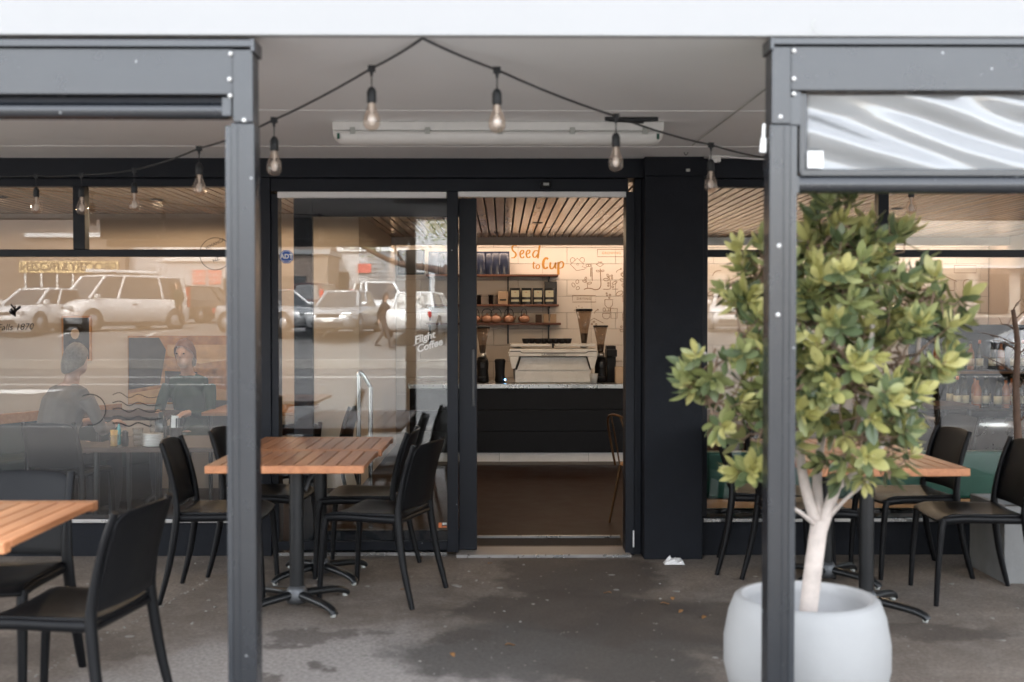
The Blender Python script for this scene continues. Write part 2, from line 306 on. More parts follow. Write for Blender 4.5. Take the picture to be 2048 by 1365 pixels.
# ------------------------------------------------------------------ mesh helpers
ORG = {}
class MB:
    def __init__(s): s.v = []; s.f = []; s.sm = []
    def add(s, vs, fs, smooth=False):
        o = len(s.v); s.v += [Vector(v) for v in vs]; s.f += [tuple(i + o for i in f) for f in fs]; s.sm += [smooth] * len(fs); return s
    def box(s, x0, x1, y0, y1, z0, z1, M=None):
        vs = [Vector((x, y, z)) for z in (z0, z1) for y in (y0, y1) for x in (x0, x1)]
        if M is not None: vs = [M @ v for v in vs]
        return s.add(vs, [(0, 2, 3, 1), (4, 5, 7, 6), (0, 1, 5, 4), (2, 6, 7, 3), (0, 4, 6, 2), (1, 3, 7, 5)])
    def tube(s, pts, rad, seg=10, cap=True, flat=None):
        pts = [Vector(p) for p in pts]
        if not hasattr(rad, '__len__'): rad = [rad] * len(pts)
        rings = []; up = None
        for i, p in enumerate(pts):
            t = (pts[min(i + 1, len(pts) - 1)] - pts[max(i - 1, 0)]).normalized()
            if up is None:
                up = Vector((0, 0, 1)) if abs(t.z) < .9 else Vector((0, 1, 0))
            a = t.cross(up)
            if a.length < 1e-4: a = t.cross(Vector((1, .2, 0)))
            a.normalize(); c = a.cross(t).normalized(); up = c
            r = rad[i]; r2 = r if flat is None else r * flat
            rings.append([p + a * (r * math.cos(k * 2 * math.pi / seg)) + c * (r2 * math.sin(k * 2 * math.pi / seg)) for k in range(seg)])
        vs = [v for r in rings for v in r]; fs = []
        for i in range(len(pts) - 1):
            for k in range(seg):
                k2 = (k + 1) % seg; fs.append((i * seg + k, i * seg + k2, (i + 1) * seg + k2, (i + 1) * seg + k))
        s.add(vs, fs, True)
        if cap:
            s.add(rings[0], [tuple(range(seg))[::-1]]); s.add(rings[-1], [tuple(range(seg))])
        return s
    def lathe(s, prof, c=(0, 0, 0), seg=24, smooth=True, sx=1, sy=1, M=None, cap=True):
        c = Vector(c); vs = []; fs = []
        for r, z in prof:
            for k in range(seg):
                a = k * 2 * math.pi / seg; v = Vector((r * math.cos(a) * sx, r * math.sin(a) * sy, z)); vs.append((M @ v if M else v) + c)
        for i in range(len(prof) - 1):
            for k in range(seg):
                k2 = (k + 1) % seg; fs.append((i * seg + k, i * seg + k2, (i + 1) * seg + k2, (i + 1) * seg + k))
        if cap and prof[0][0] > 1e-4: fs.append(tuple(range(seg))[::-1])
        if cap and prof[-1][0] > 1e-4: fs.append(tuple((len(prof) - 1) * seg + k for k in range(seg)))
        return s.add(vs, fs, smooth)
    def prism(s, poly, a, b, M):
        """poly of 2-D points extruded from a to b; M maps (u, v, t) to a point"""
        n = len(poly); vs = [M(u, v, a) for u, v in poly] + [M(u, v, b) for u, v in poly]
        return s.add(vs, [tuple(range(n))[::-1], tuple(range(n, 2 * n))] + [(i, (i + 1) % n, n + (i + 1) % n, n + i) for i in range(n)])
    def shell(s, fn, nu, nv, th):
        """a curved sheet fn(u,v)->point with thickness along its normal"""
        P = [[Vector(fn(i / nu, j / nv)) for j in range(nv + 1)] for i in range(nu + 1)]
        def nrm(i, j):
            a = P[min(i + 1, nu)][j] - P[max(i - 1, 0)][j]; b = P[i][min(j + 1, nv)] - P[i][max(j - 1, 0)]; return a.cross(b).normalized()
        top = [P[i][j] for i in range(nu + 1) for j in range(nv + 1)]; bot = [P[i][j] - nrm(i, j) * th for i in range(nu + 1) for j in range(nv + 1)]
        N = len(top); q = lambda i, j: i * (nv + 1) + j; fs = []
        for i in range(nu):
            for j in range(nv):
                fs.append((q(i, j), q(i + 1, j), q(i + 1, j + 1), q(i, j + 1))); fs.append((N + q(i, j), N + q(i, j + 1), N + q(i + 1, j + 1), N + q(i + 1, j)))
        for i in range(nu):
            fs.append((q(i, 0), N + q(i, 0), N + q(i + 1, 0), q(i + 1, 0))); fs.append((q(i, nv), q(i + 1, nv), N + q(i + 1, nv), N + q(i, nv)))
        for j in range(nv):
            fs.append((q(0, j), q(0, j + 1), N + q(0, j + 1), N + q(0, j))); fs.append((q(nu, j), N + q(nu, j), N + q(nu, j + 1), q(nu, j + 1)))
        return s.add(top + bot, fs, True)
    def ribbon(s, pts, w, y, th=.002, taper=False):
        """a flat painted stroke in the XZ plane"""
        pts = [Vector((p[0], 0, p[1])) for p in pts]; n = len(pts); vs = []
        for i, p in enumerate(pts):
            t = pts[min(i + 1, n - 1)] - pts[max(i - 1, 0)]
            t = t.normalized() if t.length > 1e-6 else Vector((1, 0, 0)); a = Vector((t.z, 0, -t.x)); ww = w * .5
            if taper: ww *= .55 + .6 * abs(t.z)
            vs += [(p.x + a.x * ww, y, p.z + a.z * ww), (p.x - a.x * ww, y, p.z - a.z * ww)]
        fs = [(2 * i, 2 * i + 1, 2 * i + 3, 2 * i + 2) for i in range(n - 1)]
        return s.add(vs, fs)
    def build(s, name, mat, parent=None, bevel=0, origin=None, recalc=True, seg=2, mats=None):
        off = ORG.get(parent.name) if parent is not None else None
        if off is None:
            if parent is not None: off = Vector((0, 0, 0))
            elif origin is not None: off = Vector(origin)
            else:
                xs = [v.x for v in s.v]; ys = [v.y for v in s.v]; zs = [v.z for v in s.v]
                off = Vector(((min(xs) + max(xs)) / 2, (min(ys) + max(ys)) / 2, min(zs)))
        me = bpy.data.meshes.new(name); me.from_pydata([tuple(v - off) for v in s.v], [], s.f)
        me.polygons.foreach_set('use_smooth', s.sm)
        if recalc:
            bm = bmesh.new(); bm.from_mesh(me); bmesh.ops.recalc_face_normals(bm, faces=bm.faces); bm.to_mesh(me); bm.free()
        me.materials.append(MATS[mat])
        o = bpy.data.objects.new(name, me); COL.objects.link(o); ORG[o.name] = off
        if parent is not None: o.parent = parent
        else: o.location = off
        if bevel:
            b = o.modifiers.new('bevel', 'BEVEL'); b.width = bevel; b.segments = seg; b.limit_method = 'ANGLE'; b.angle_limit = R(50); b.harden_normals = False
        return o
def B(*a, **k): return MB().box(*a, **k)
def tag(o, label=None, cat=None, group=None, kind=None):
    if label: o['label'] = label
    if cat: o['category'] = cat
    if group: o['group'] = group
    if kind: o['kind'] = kind
    return o
def thing(name, label, cat, loc=(0, 0, 0), group=None):
    o = bpy.data.objects.new(name, None); COL.objects.link(o); o.location = loc; o.empty_display_size = .1; ORG[o.name] = Vector(loc)
    return tag(o, label, cat, group)
def copy_tree(o, parent=None):
    c = o.copy(); COL.objects.link(c); c.parent = parent
    for ch in list(o.children): copy_tree(ch, c)
    return c
def place(proto, used, loc, rz, label, group=None, scale=1):
    o = proto if not used else copy_tree(proto)
    o.location = loc; o.rotation_euler = (0, 0, rz); o['label'] = label
    if group: o['group'] = group
    if scale != 1: o.scale = (scale,) * 3
    return o
def dup_part(o, loc=None):
    c = o.copy(); COL.objects.link(c); c.parent = o.parent
    if loc is not None: c.location = loc
    return c
def text(name, s, size, mat, loc, parent=None, rotz=0.0, tilt=0.0, shear=0.0, align='CENTER', ext=.0008, offset=0.0, spacing=1.0):
    """lettering in the XZ plane read from -Y (rotz=pi: read from +Y)"""
    cu = bpy.data.curves.new(name, 'FONT'); cu.body = s; cu.size = size; cu.align_x = align; cu.align_y = 'CENTER'; cu.extrude = ext; cu.shear = shear; cu.offset = offset; cu.space_character = spacing
    t = bpy.data.objects.new(name, cu); COL.objects.link(t)
    dg = bpy.context.evaluated_depsgraph_get(); me = bpy.data.meshes.new_from_object(t.evaluated_get(dg))
    bpy.data.objects.remove(t); me.materials.clear(); me.materials.append(MATS[mat])
    M = Matrix.Rotation(rotz, 4, 'Z') @ Matrix.Rotation(R(90), 4, 'X') @ Matrix.Rotation(tilt, 4, 'Z'); me.transform(M)
    o = bpy.data.objects.new(name, me); COL.objects.link(o); o.location = loc
    if parent is not None:
        o.parent = parent; o.location = Vector(loc) - ORG[parent.name]
    return o
def smoothline(pts, n=6):
    """Catmull-Rom through the points"""
    P = [Vector(p) for p in pts]; out = []
    for i in range(len(P) - 1):
        p0 = P[max(i - 1, 0)]; p1 = P[i]; p2 = P[i + 1]; p3 = P[min(i + 2, len(P) - 1)]
        for k in range(n):
            t = k / n; out.append(.5 * ((2 * p1) + (-p0 + p2) * t + (2 * p0 - 5 * p1 + 4 * p2 - p3) * t * t + (-p0 + 3 * p1 - 3 * p2 + p3) * t ** 3))
    return out + [P[-1]]

# ================================================================== SETTING
def fx(px): return at(px, 633, DF).x
def fz(py): return at(1005, py, DF).z
Z_INT, Z_CEIL = -0.12, 2.38
D_LEFT, D_BEAM, D_BACK = 10.4, 13.4, 14.0
tag(B(-400, 400, -420, 0.3, -0.9, -0.5).build('ground', 'earth'), kind='structure')
pv = MB(); pv.box(-14, 14, -7.9, 0.30, -0.3, 0.0); tag(pv.build('pavement', 'pavement_asphalt', origin=(0, 0, 0)), kind='structure')
tag(B(-40, 40, -27.4, -8.06, -0.4, -0.12).build('road', 'asphalt'), kind='structure')
kerb = tag(B(-40, 40, -8.06, -7.9, -0.4, 0.003).build('kerb', 'kerb_stone', bevel=.02), kind='structure')
median = B(-40, 40, -27.65, -27.4, -0.4, 0.16).build('kerb', 'kerb_stone', bevel=.03); tag(median, kind='structure')
def zg(k):
    """height of the rising car park at k metres in front of the shop"""
    for (a, za), (b, zb) in zip(((27.65, .16), (28.7, .5), (31.5, .9), (60, 1.5)), ((28.7, .5), (31.5, .9), (60, 1.5), (61, 1.5))):
        if k <= b: return za + (zb - za) * (k - a) / (b - a)
    return 1.5
ks = [27.65, 28.7, 30, 31.5, 40, 50, 60, 90]
cp = MB(); cp.add([(x, -k, zg(k)) for k in ks for x in (-60, 60)], [(2 * i, 2 * i + 1, 2 * i + 3, 2 * i + 2) for i in range(len(ks) - 1)])
tag(cp.build('car_park', 'car_park_asphalt', origin=(0, -27.65, 0)), kind='structure')
# painted lines
for i, (x0, x1, k, wd) in enumerate(((-40, 1.5, 22.4, .16), (-40, -6, 19.2, .14), (4, 40, 22.4, .16))):
    tag(B(x0, x1, -k - wd, -k, -.119, -.114).build('road_line', 'road_paint'), kind='structure')
gv = MB(); gv.add([(-14.2, -17.2, -.113), (-9.5, -16.0, -.113), (-9.3, -17.4, -.113)], [(0, 1, 2)]); tag(gv.build('road_line', 'road_paint'), kind='structure')
for x in (-20.5, -17.6, -14.7, -11.8, -8.9, -6.0, -3.1, 6, 9, 12):
    m = MB(); m.add([(x, -30.6, zg(30.6) + .01), (x + .12, -30.6, zg(30.6) + .01), (x + .12, -31.5, zg(31.5) + .01), (x, -31.5, zg(31.5) + .01), (x, -35.5, zg(35.5) + .01), (x + .12, -35.5, zg(35.5) + .01)], [(0, 1, 2, 3), (3, 2, 5, 4)])
    tag(m.build('parking_line', 'road_paint'), kind='structure')

# ------------------------------------------------------------------ room behind the glass
tag(B(-6, 6, .21, 8.0, -.5, Z_INT).build('interior_floor', 'cafe_floor', origin=(0, 0, 0)), kind='structure')
yb, yl = Yd(D_BACK), Yd(D_LEFT)
XR = at(718, 633, D_LEFT).x
tag(B(-6, XR, yl, yl + .15, Z_INT, 2.6).build('wall_left', 'cafe_wall', origin=(0, yl, 0)), kind='structure')
tag(B(XR - .15, XR, yl + .152, yb, Z_INT, 2.6).build('wall_return', 'cafe_wall', origin=(0, yl, 0)), kind='structure')
tag(B(-6.15, -6, .2, yl + .15, Z_INT, 2.7).build('wall_side', 'cafe_wall'), kind='structure')
tag(B(6, 6.15, .2, yb + .2, Z_INT, 2.7).build('wall_side', 'cafe_wall'), kind='structure')
bw = tag(B(XR - .15, 6, yb + .02, yb + .2, Z_INT, 2.7).build('wall_back', 'block_joint', origin=(0, yb, 0)), kind='structure')
# painted blocks of the back wall, each its own piece
bh, bl = .2, .6; blk = None; row = 0; z = .30
while z < 2.36:
    x = XR + .003 - (.3 if row % 2 else 0)
    while x < 5.9:
        x0, x1 = max(x, XR + .003), min(x + bl - .004, 5.99)
        if x1 - x0 > .05:
            if abs((x1 - x0) - (bl - .004)) < 1e-4 and blk is not None:
                c = blk.copy(); COL.objects.link(c); c.location = (x0 - bx0, 0, z - bz0); c.parent = bw
            else:
                o = B(x0, x1, yb - .012, yb + .022, z, z + bh - .004).build('block', 'cafe_block', bw, bevel=.002, seg=1)
                if blk is None and abs((x1 - x0) - (bl - .004)) < 1e-4: blk, bx0, bz0 = o, x0, z
        x += bl
    z += bh; row += 1
# slatted ceiling
ceil = tag(B(-6, 6, .22, yb + .1, Z_CEIL + .06, 2.75).build('ceiling', 'ceiling_void', origin=(0, 0, 0)), kind='structure')
sw, gap = .068, .015
sl_front = {}
x = -5.95
while x < 5.9:
    x1 = x + sw; yend = (yl - .01) if x1 < XR + .02 else Yd(D_BEAM) - .01
    key = round(yend, 2)
    if key not in sl_front:
        o = B(0, sw, .23, yend, Z_CEIL, Z_CEIL + .02).build('slat', 'ceiling_slat', ceil, bevel=.003, seg=1); sl_front[key] = o
    else:
        o = sl_front[key].copy(); COL.objects.link(o); o.parent = ceil
    o.location = (x, 0, 0); x = x1 + gap
# beam hiding the light cove
zb0 = at(1100, 490, D_BEAM).z
tag(B(XR + .003, 5.99, Yd(D_BEAM), Yd(D_BEAM) + .12, zb0, Z_CEIL + .055).build('ceiling_beam', 'beam_paint', bevel=.004), kind='structure')
led = B(XR + .05, 5.9, Yd(D_BEAM) + .20, Yd(D_BEAM) + .24, zb0 + .05, zb0 + .065).build('cove_light_strip', 'led_warm')
tag(led, 'warm light strip hidden behind the beam above the block wall', 'light strip')
# inside mat and step
tag(B(fx(935), fx(1262), .20, .62, -.118, -.012).build('door_mat', 'door_mat', bevel=.004), 'dark brown coir mat just inside the open doorway', 'mat')

# ------------------------------------------------------------------ shop front (one building)
bld = thing('cafe_building', 'single-storey dark navy cafe front with sliding glass door and large windows', 'building', (0, 0, 0))
B(-7, 7, -.02, .22, 2.285, 2.62).build('lintel', 'navy_paint', bld, bevel=.004)
B(-7, 7, .0, .22, 2.62, 5.6).build('upper_wall', 'wall_cream', bld)
B(-7, 7, .22, 8.2, 2.76, 3.0).build('roof', 'concrete_grey', bld)
B(fx(1285), fx(1400), -.115, .23, -.02, 2.284).build('pillar', 'navy_stucco', bld, bevel=.006)
lt = B(fx(1285), fx(1400), -.115, -.021, 2.286, 2.43).build('pillar', 'navy_stucco', bld)
pl = B(-7, fx(522), .004, .21, -.02, fz(1046)).build('plinth', 'navy_stucco', bld, bevel=.004)
B(fx(1400) + .002, 7, .004, .21, -.02, fz(1046)).build('plinth', 'navy_stucco', bld, bevel=.004)
def window(x0, x1, mulls, name='window'):
    """a framed shop window: frame mesh, panes as its pieces"""
    zt, zb_, zs = 2.284, fz(1030), fz(1046) + .001
    ztr0, ztr1 = fz(513), fz(499)
    f = MB(); f.box(x0, x1, .03, .11, 2.236, zt); f.box(x0, x0 + .05, .03, .11, zs + .03, 2.236); f.box(x1 - .05, x1, .03, .11, zs + .03, 2.236)
    f.box(x0, x1, -.012, .13, zs, zs + .03); f.box(x0 + .05, x1 - .05, .03, .11, ztr0, ztr1)
    tops = []
    for a, b in mulls: f.box(a, b, .031, .109, ztr1, 2.236)
    o = f.build(name, 'navy_paint', bld, bevel=.003)
    edges = [x0 + .05] + [v for ab in mulls for v in ab] + [x1 - .05]
    for i in range(0, len(edges), 2): B(edges[i], edges[i + 1], .066, .072, ztr1, 2.236).build('pane', 'window_glass', o)
    B(x0 + .05, x1 - .05, .066, .072, zs + .03, ztr0).build('pane', 'window_glass', o)
    s = B(x0 + .02, x1 - .02, -.02, -.013, zs + .004, zs + .026).build('sill_trim', 'steel', o, bevel=.002)
    return o
winL = window(-4.6, fx(521), [(fx(143), fx(167))])
window(-6.95, -4.602, [(-5.9, -5.83)])
winR = window(fx(1400) + .002, 4.6, [(fx(1759), fx(1780)), (3.6, 3.66)])
# sliding door set
zt = 2.284
f = MB()
f.box(fx(522), fx(541), .0, .16, .0, zt); f.box(fx(541), fx(555), .02, .14, .02, 2.19)
f.box(fx(541), fx(1256), .012, .17, 2.205, zt - .001)
f.box(fx(894), fx(916), .0, .055, .02, 2.204)
f.box(fx(1252), fx(1270), .01, .16, .0, 2.204); f.box(fx(1270), fx(1284), .03, .15, .0, zt)
f.box(fx(555), fx(894), .01, .05, .03, .085)
df_ = f.build('door_frame', 'navy_paint', bld, bevel=.003)
B(fx(555), fx(894), .028, .034, .085, 2.165).build('pane', 'window_glass', df_)
B(fx(555), fx(893), .008, .05, 2.166, 2.202).build('head_strip', 'joint_white', df_, bevel=.002)
B(fx(916), fx(1252), .008, .05, 2.172, 2.204).build('head_strip', 'joint_white', df_, bevel=.002)
B(fx(555), fx(893), .0, .2, .0, .02).build('threshold', 'steel', df_)
B(fx(912), fx(1262), -.06, .2, .0, .014).build('threshold', 'floor_tile_pale', df_, bevel=.002)
B(fx(914), fx(1258), -.066, -.0605, .0, .018).build('threshold_nosing', 'steel', df_)
B(fx(935), fx(1262), .60, .625, -.011, .004).build('threshold_nosing', 'steel', df_)
b = MB(); b.box(fx(1080), fx(1102), -.05, .011, fz(377), fz(365)); sn = b.build('door_sensor', 'black_plastic', df_, bevel=.004)
B(fx(1086), fx(1097), -.053, -.0505, fz(373), fz(368)).build('sensor_lens', 'cup_grey', sn)
# sliding leaf pushed open behind the fixed pane
f = MB(); xa, xb_, xc, xd = fx(583), fx(621), fx(917), fx(953)
f.box(xa, xb_, .075, .125, .02, 2.17); f.box(xc, xd, .075, .125, .02, 2.17); f.box(xb_, xc, .076, .124, 2.06, 2.169); f.box(xb_, xc, .076, .124, .021, .14)
leaf_ = f.build('sliding_door', 'navy_paint', bld, bevel=.003)
B(xb_, xc, .097, .103, .14, 2.06).build('pane', 'window_glass', leaf_)
B(xd - .03, xd - .012, .066, .0745, .9, 1.25).build('pull_handle', 'black_metal', leaf_, bevel=.003)
B(fx(1267), fx(1269.5), .0, .009, .05, .15).build('worn_edge_strip', 'joint_white', df_)

# ------------------------------------------------------------------ canopy
D_FR = 3.587
def zsof(D): return 2.40 - .02 * (DF - D)
cnp = thing('canopy', 'white fascia canopy with grey panelled soffit over the pavement', 'canopy', (0, Yd(D_FR), zsof(D_FR)))
segs = [D_FR, 5.07, 6.30, DF + .0]
for a, b in zip(segs, segs[1:]):
    m = MB(); xs = (-7, 7)
    vs = [(x, Yd(d) , zsof(d) + dz) for dz in (0, .012) for (x, d) in ((-7, a + .002), (7, a + .002), (7, b - .002), (-7, b - .002))]
    m.add(vs, [(3, 2, 1, 0), (4, 5, 6, 7), (0, 1, 5, 4), (1, 2, 6, 5), (2, 3, 7, 6), (3, 0, 4, 7)]); m.build('soffit_panel', 'soffit', cnp)
for d in segs[1:3]:
    B(-7, 7, Yd(d) - .006, Yd(d) + .006, zsof(d) - .003, zsof(d) + .006).build('joint_strip', 'joint_white', cnp)
B(-7, 7, Yd(D_FR) - .035, Yd(D_FR), zsof(D_FR) - .012, 3.0).build('fascia', 'white_fascia', cnp, bevel=.003)
m = MB(); m.add([(-7, Yd(D_FR) + .001, 2.62), (7, Yd(D_FR) + .001, 2.62), (7, -.003, 2.66), (-7, -.003, 2.66), (-7, Yd(D_FR) + .001, 2.7), (7, Yd(D_FR) + .001, 2.7), (7, -.003, 2.74), (-7, -.003, 2.74)], [(3, 2, 1, 0), (4, 5, 6, 7), (0, 1, 5, 4), (1, 2, 6, 5), (2, 3, 7, 6), (3, 0, 4, 7)]); m.build('roof_sheet', 'roller_grey', cnp)
# a smudge where fixings tore the fascia paint
sm = MB(); c = at(1628, 52, D_FR - .036)
sm.ribbon([(c.x - .012, c.z - .02), (c.x - .004, c.z - .006), (c.x - .006, c.z + .008), (c.x + .004, c.z + .022)], .003, Yd(D_FR) - .0365); sm.ribbon([(c.x - .004, c.z - .006), (c.x + .008, c.z - .018), (c.x + .024, c.z - .026)], .002, Yd(D_FR) - .0365)
sm.build('scuff_mark', 'cup_grey', cnp)

# ------------------------------------------------------------------ blind frames at the canopy edge
def frame_screws(pts, D, parent):
    proto = None
    for px, py in pts:
        p = at(px, py, D); m = MB(); m.lathe([(.0, .006), (.004, .005), (.0065, .002), (.0065, 0)], c=(0, 0, 0), seg=10, M=Matrix.Rotation(R(90), 3, 'X'))
        for v in m.v: v += p
        m.build('screw', 'white_plastic', parent)
D0 = D_FR - .01
def fr(px): return at(px, 600, D0).x
def frz(py): return at(1005, py, D0).z
y0, y1 = Yd(D0), Yd(D0) + .085
bl = thing('blind_stand', 'grey metal blind frame left of the doorway with post and deep beam', 'frame', (fr(482), Yd(D0), 0))
B(fr(463), fr(510), y0, y1, 0, frz(247)).build('post', 'grey_frame', bl, bevel=.004)
m = B(fr(451), fr(462.6), y0 + .006, y1 - .004, 0, frz(252)); m.box(fr(474), fr(477), y0 - .004, y0, 0, frz(250)); m.build('blind_channel', 'grey_frame_pale', bl, bevel=.002)
B(fr(468), fr(508), y0 - .003, y1, frz(246), frz(100)).build('post', 'grey_frame', bl, bevel=.003)
m = B(-3.6, fr(512), y0 - .012, y1 + .01, frz(97), frz(81)); m.box(fr(505), fr(513), y0 - .016, y1 + .012, frz(107), frz(80)); m.build('cap_rail', 'grey_frame_pale', bl, bevel=.003)
B(-3.6, fr(467.6), y0 + .004, y1 - .004, frz(190), frz(97.6)).build('beam', 'grey_frame', bl, bevel=.003)
frame_screws([(461, 108), (459, 159), (460, 192), (488, 241)], D0 - .003, bl)
br = thing('blind_stand', 'grey metal blind frame right of the doorway in front of the potted tree', 'frame', (fr(1565), Yd(D0), 0))
B(fr(1538), fr(1580), y0, y1, 0, frz(248)).build('post', 'grey_frame', br, bevel=.004)
m = B(fr(1580.5), fr(1594), y0 + .006, y1 - .004, 0, frz(250)); m.box(fr(1566), fr(1569), y0 - .004, y0, 0, frz(250)); m.build('blind_channel', 'grey_frame_pale', br, bevel=.002)
B(fr(1541), fr(1579), y0 - .003, y1, frz(247.5), frz(92)).build('post', 'grey_frame', br, bevel=.003)
B(fr(1579.5), fr(1601), y0 + .008, y1 - .002, frz(249), frz(181)).build('bracket', 'grey_frame_pale', br, bevel=.002)
m = B(fr(1538), 3.6, y0 - .012, y1 + .01, frz(90), frz(74)); m.box(fr(1536.5), fr(1544), y0 - .016, y1 + .012, frz(101), frz(73)); m.build('cap_rail', 'grey_frame_pale', br, bevel=.003)
B(fr(1580), 3.6, y0 + .003, y1 - .004, frz(180), frz(90.6)).build('beam', 'grey_frame', br, bevel=.003)
frame_screws([(1588, 102), (1588, 158), (1588, 188), (1561, 234), (1558, 492), (1556, 630)], D0 - .001, br)
# rolled blinds
rb = thing('roller_blind', 'rolled-up grey roller blind under the left beam', 'blind', (-2.2, Yd(D0), frz(218)))
zr = frz(219)
MB().tube([(-3.55, y0 + .045, zr), (fr(452), y0 + .045, zr)], .0265, 20).build('bottom_rail', 'grey_frame', rb)
B(-3.55, fr(450), y0 + .035, y0 + .06, frz(203), frz(191)).build('blind_cloth', 'navy_paint', rb)
B(fr(443), fr(463), y0 + .016, y0 + .076, frz(232), frz(193)).build('end_bracket', 'grey_frame_pale', rb, bevel=.003)
pb = thing('roller_blind', 'clear plastic blind pulled partly down on the right', 'blind', (2.2, Yd(D0), frz(370)))
xa, xb_ = fr(1602), 3.55
def pvc(u, v):
    x = xa + .02 + u * (xb_ - xa - .02); z = frz(182) + v * (frz(345) - frz(182))
    q = math.sin((z + .36 * x) * 52 + 1.6 * noise.noise(Vector((x * 2, z * 5, 4)))) * .0065 + math.sin((z + .22 * x) * 27 + 1) * .008 + noise.noise(Vector((x * 3, z * 10 + x * 3, 1))) * .014
    return (x, y0 + .045 + q * min(1, 4 * v * (1 - v) + .25), z)
MB().shell(pvc, 120, 36, .0012).build('clear_sheet', 'clear_pvc', pb, recalc=False)
B(fr(1602), fr(1617), y0 + .03, y0 + .062, frz(344), frz(182)).build('edge_strip', 'grey_frame', pb, bevel=.002)
B(fr(1605), 3.55, y0 + .028, y0 + .06, frz(350), frz(335)).build('hem', 'grey_frame', pb, bevel=.003)
MB().tube([(fr(1598), y0 + .042, frz(367)), (3.55, y0 + .042, frz(367))], .0275, 20).build('bottom_rail', 'grey_frame', pb)
B(fr(1586), fr(1600), y0 + .012, y0 + .075, frz(386), frz(350)).build('end_cap', 'grey_frame_pale', pb, bevel=.003)
B(fr(1617), fr(1648), y0 + .018, y0 + .021, frz(334), frz(300)).build('care_label', 'paper_white', pb)
hk = MB(); p = at(1531, 275, D0); hk.tube([(p.x, y0 + .02, p.z + .045), (p.x - .002, y0 + .018, p.z)], .005, 8); hk.tube([(p.x - .001, y0 + .018, p.z), (p.x - .004, y0 + .018, p.z - .045)], [.009, .011], 10)
tag(hk.build('blind_toggle', 'white_plastic'), 'small white toggle hanging on the inner side of the right post', 'toggle')

# ================================================================== STREET FURNITURE
# ---- stacking chair, front towards local +X
def make_chair(name, mat):
    t = thing(name, 'chair', 'chair')
    def seat(u, v):
        x = -.205 + .43 * u; y = (v - .5) * .43 * (1 - .10 * (1 - u))
        z = .452 - .018 * math.sin(math.pi * u) * (1 - (2 * v - 1) ** 2) - .03 * max(0, (u - .8) / .2) ** 2 + .008 * (2 * v - 1) ** 2
        return (x, y, z)
    MB().shell(seat, 14, 12, .016).build('seat', mat, t, bevel=.004)
    m = MB()
    for s in (-1, 1): m.tube(smoothline([(-.20, s * .20, .43), (-.05, s * .207, .432), (.10, s * .212, .434), (.2, s * .212, .425)], 3), .013, 8, flat=1.5)
    m.tube([(.192, -.205, .422), (.2, 0, .418), (.192, .205, .422)], .012, 8); m.tube([(-.2, -.195, .425), (-.2, .195, .425)], .013, 8)
    m.build('seat_frame', mat, t)
    def back(u, v):
        y = (u - .5) * .395; e = 1 - (2 * u - 1) ** 2; z = .48 + v * (.325 + .010 * e - .028 * abs(2 * u - 1) ** 8)
        x = -.205 - .070 * v ** 1.35 - .035 * e * (.55 + .45 * v)
        return (x, y, z)
    MB().shell(back, 14, 10, .010).build('backrest', mat, t, bevel=.003)
    for s in (-1, 1):
        MB().tube(smoothline([(.232, s * .222, 0), (.222, s * .220, .2), (.208, s * .214, .37), (.195, s * .209, .432)], 4), [.0125 + .0045 * min(1, i / 8) for i in range(13)], 10, flat=1.25).build('leg', mat, t)
        pts = smoothline([(-.285, s * .236, 0), (-.235, s * .228, .2), (-.205, s * .216, .40), (-.203, s * .209, .51), (-.232, s * .203, .67), (-.28, s * .198, .81)], 5)
        MB().tube(pts, [.0125 + .006 * math.sin(math.pi * min(1, i / 20)) for i in range(len(pts))], 10, flat=1.3).build('leg', mat, t)
    return t
chair = make_chair('stacking_chair', 'black_plastic')
GC = 'black plastic chairs at the pavement tables'
def D2(x, D): return (x, Yd(D), 0)
CH = [((-.645, 5.92), 162, 'nearer black plastic chair facing the slatted table beside the doorway'),
      ((-.79, 6.47), 176, 'black plastic chair tucked behind the nearer one by the sliding door'),
      ((-1.45, 5.95), 2, 'black plastic chair left of the centre table, its back towards the window'),
      ((-1.34, 6.53), -4, 'black plastic chair closest to the left window at the far centre table'),
      ((-1.51, 3.95), 171, 'large foreground black chair turned towards the left table'),
      ((-1.985, 4.42), -92, 'black chair on the far side of the left table facing the street'),
      ((1.62, 6.02), 4, 'black chair behind the right grey post facing the tree-side table'),
      ((1.53, 6.52), -12, 'black chair against the pillar side of the right window'),
      ((2.42, 5.86), 176, 'foreground black chair at the right edge facing the right table'),
      ((2.30, 6.46), 184, 'black chair behind the right table close to the window')]
for i, ((x, D), a, lab) in enumerate(CH): place(chair, i > 0, D2(x, D), R(a), lab, GC)

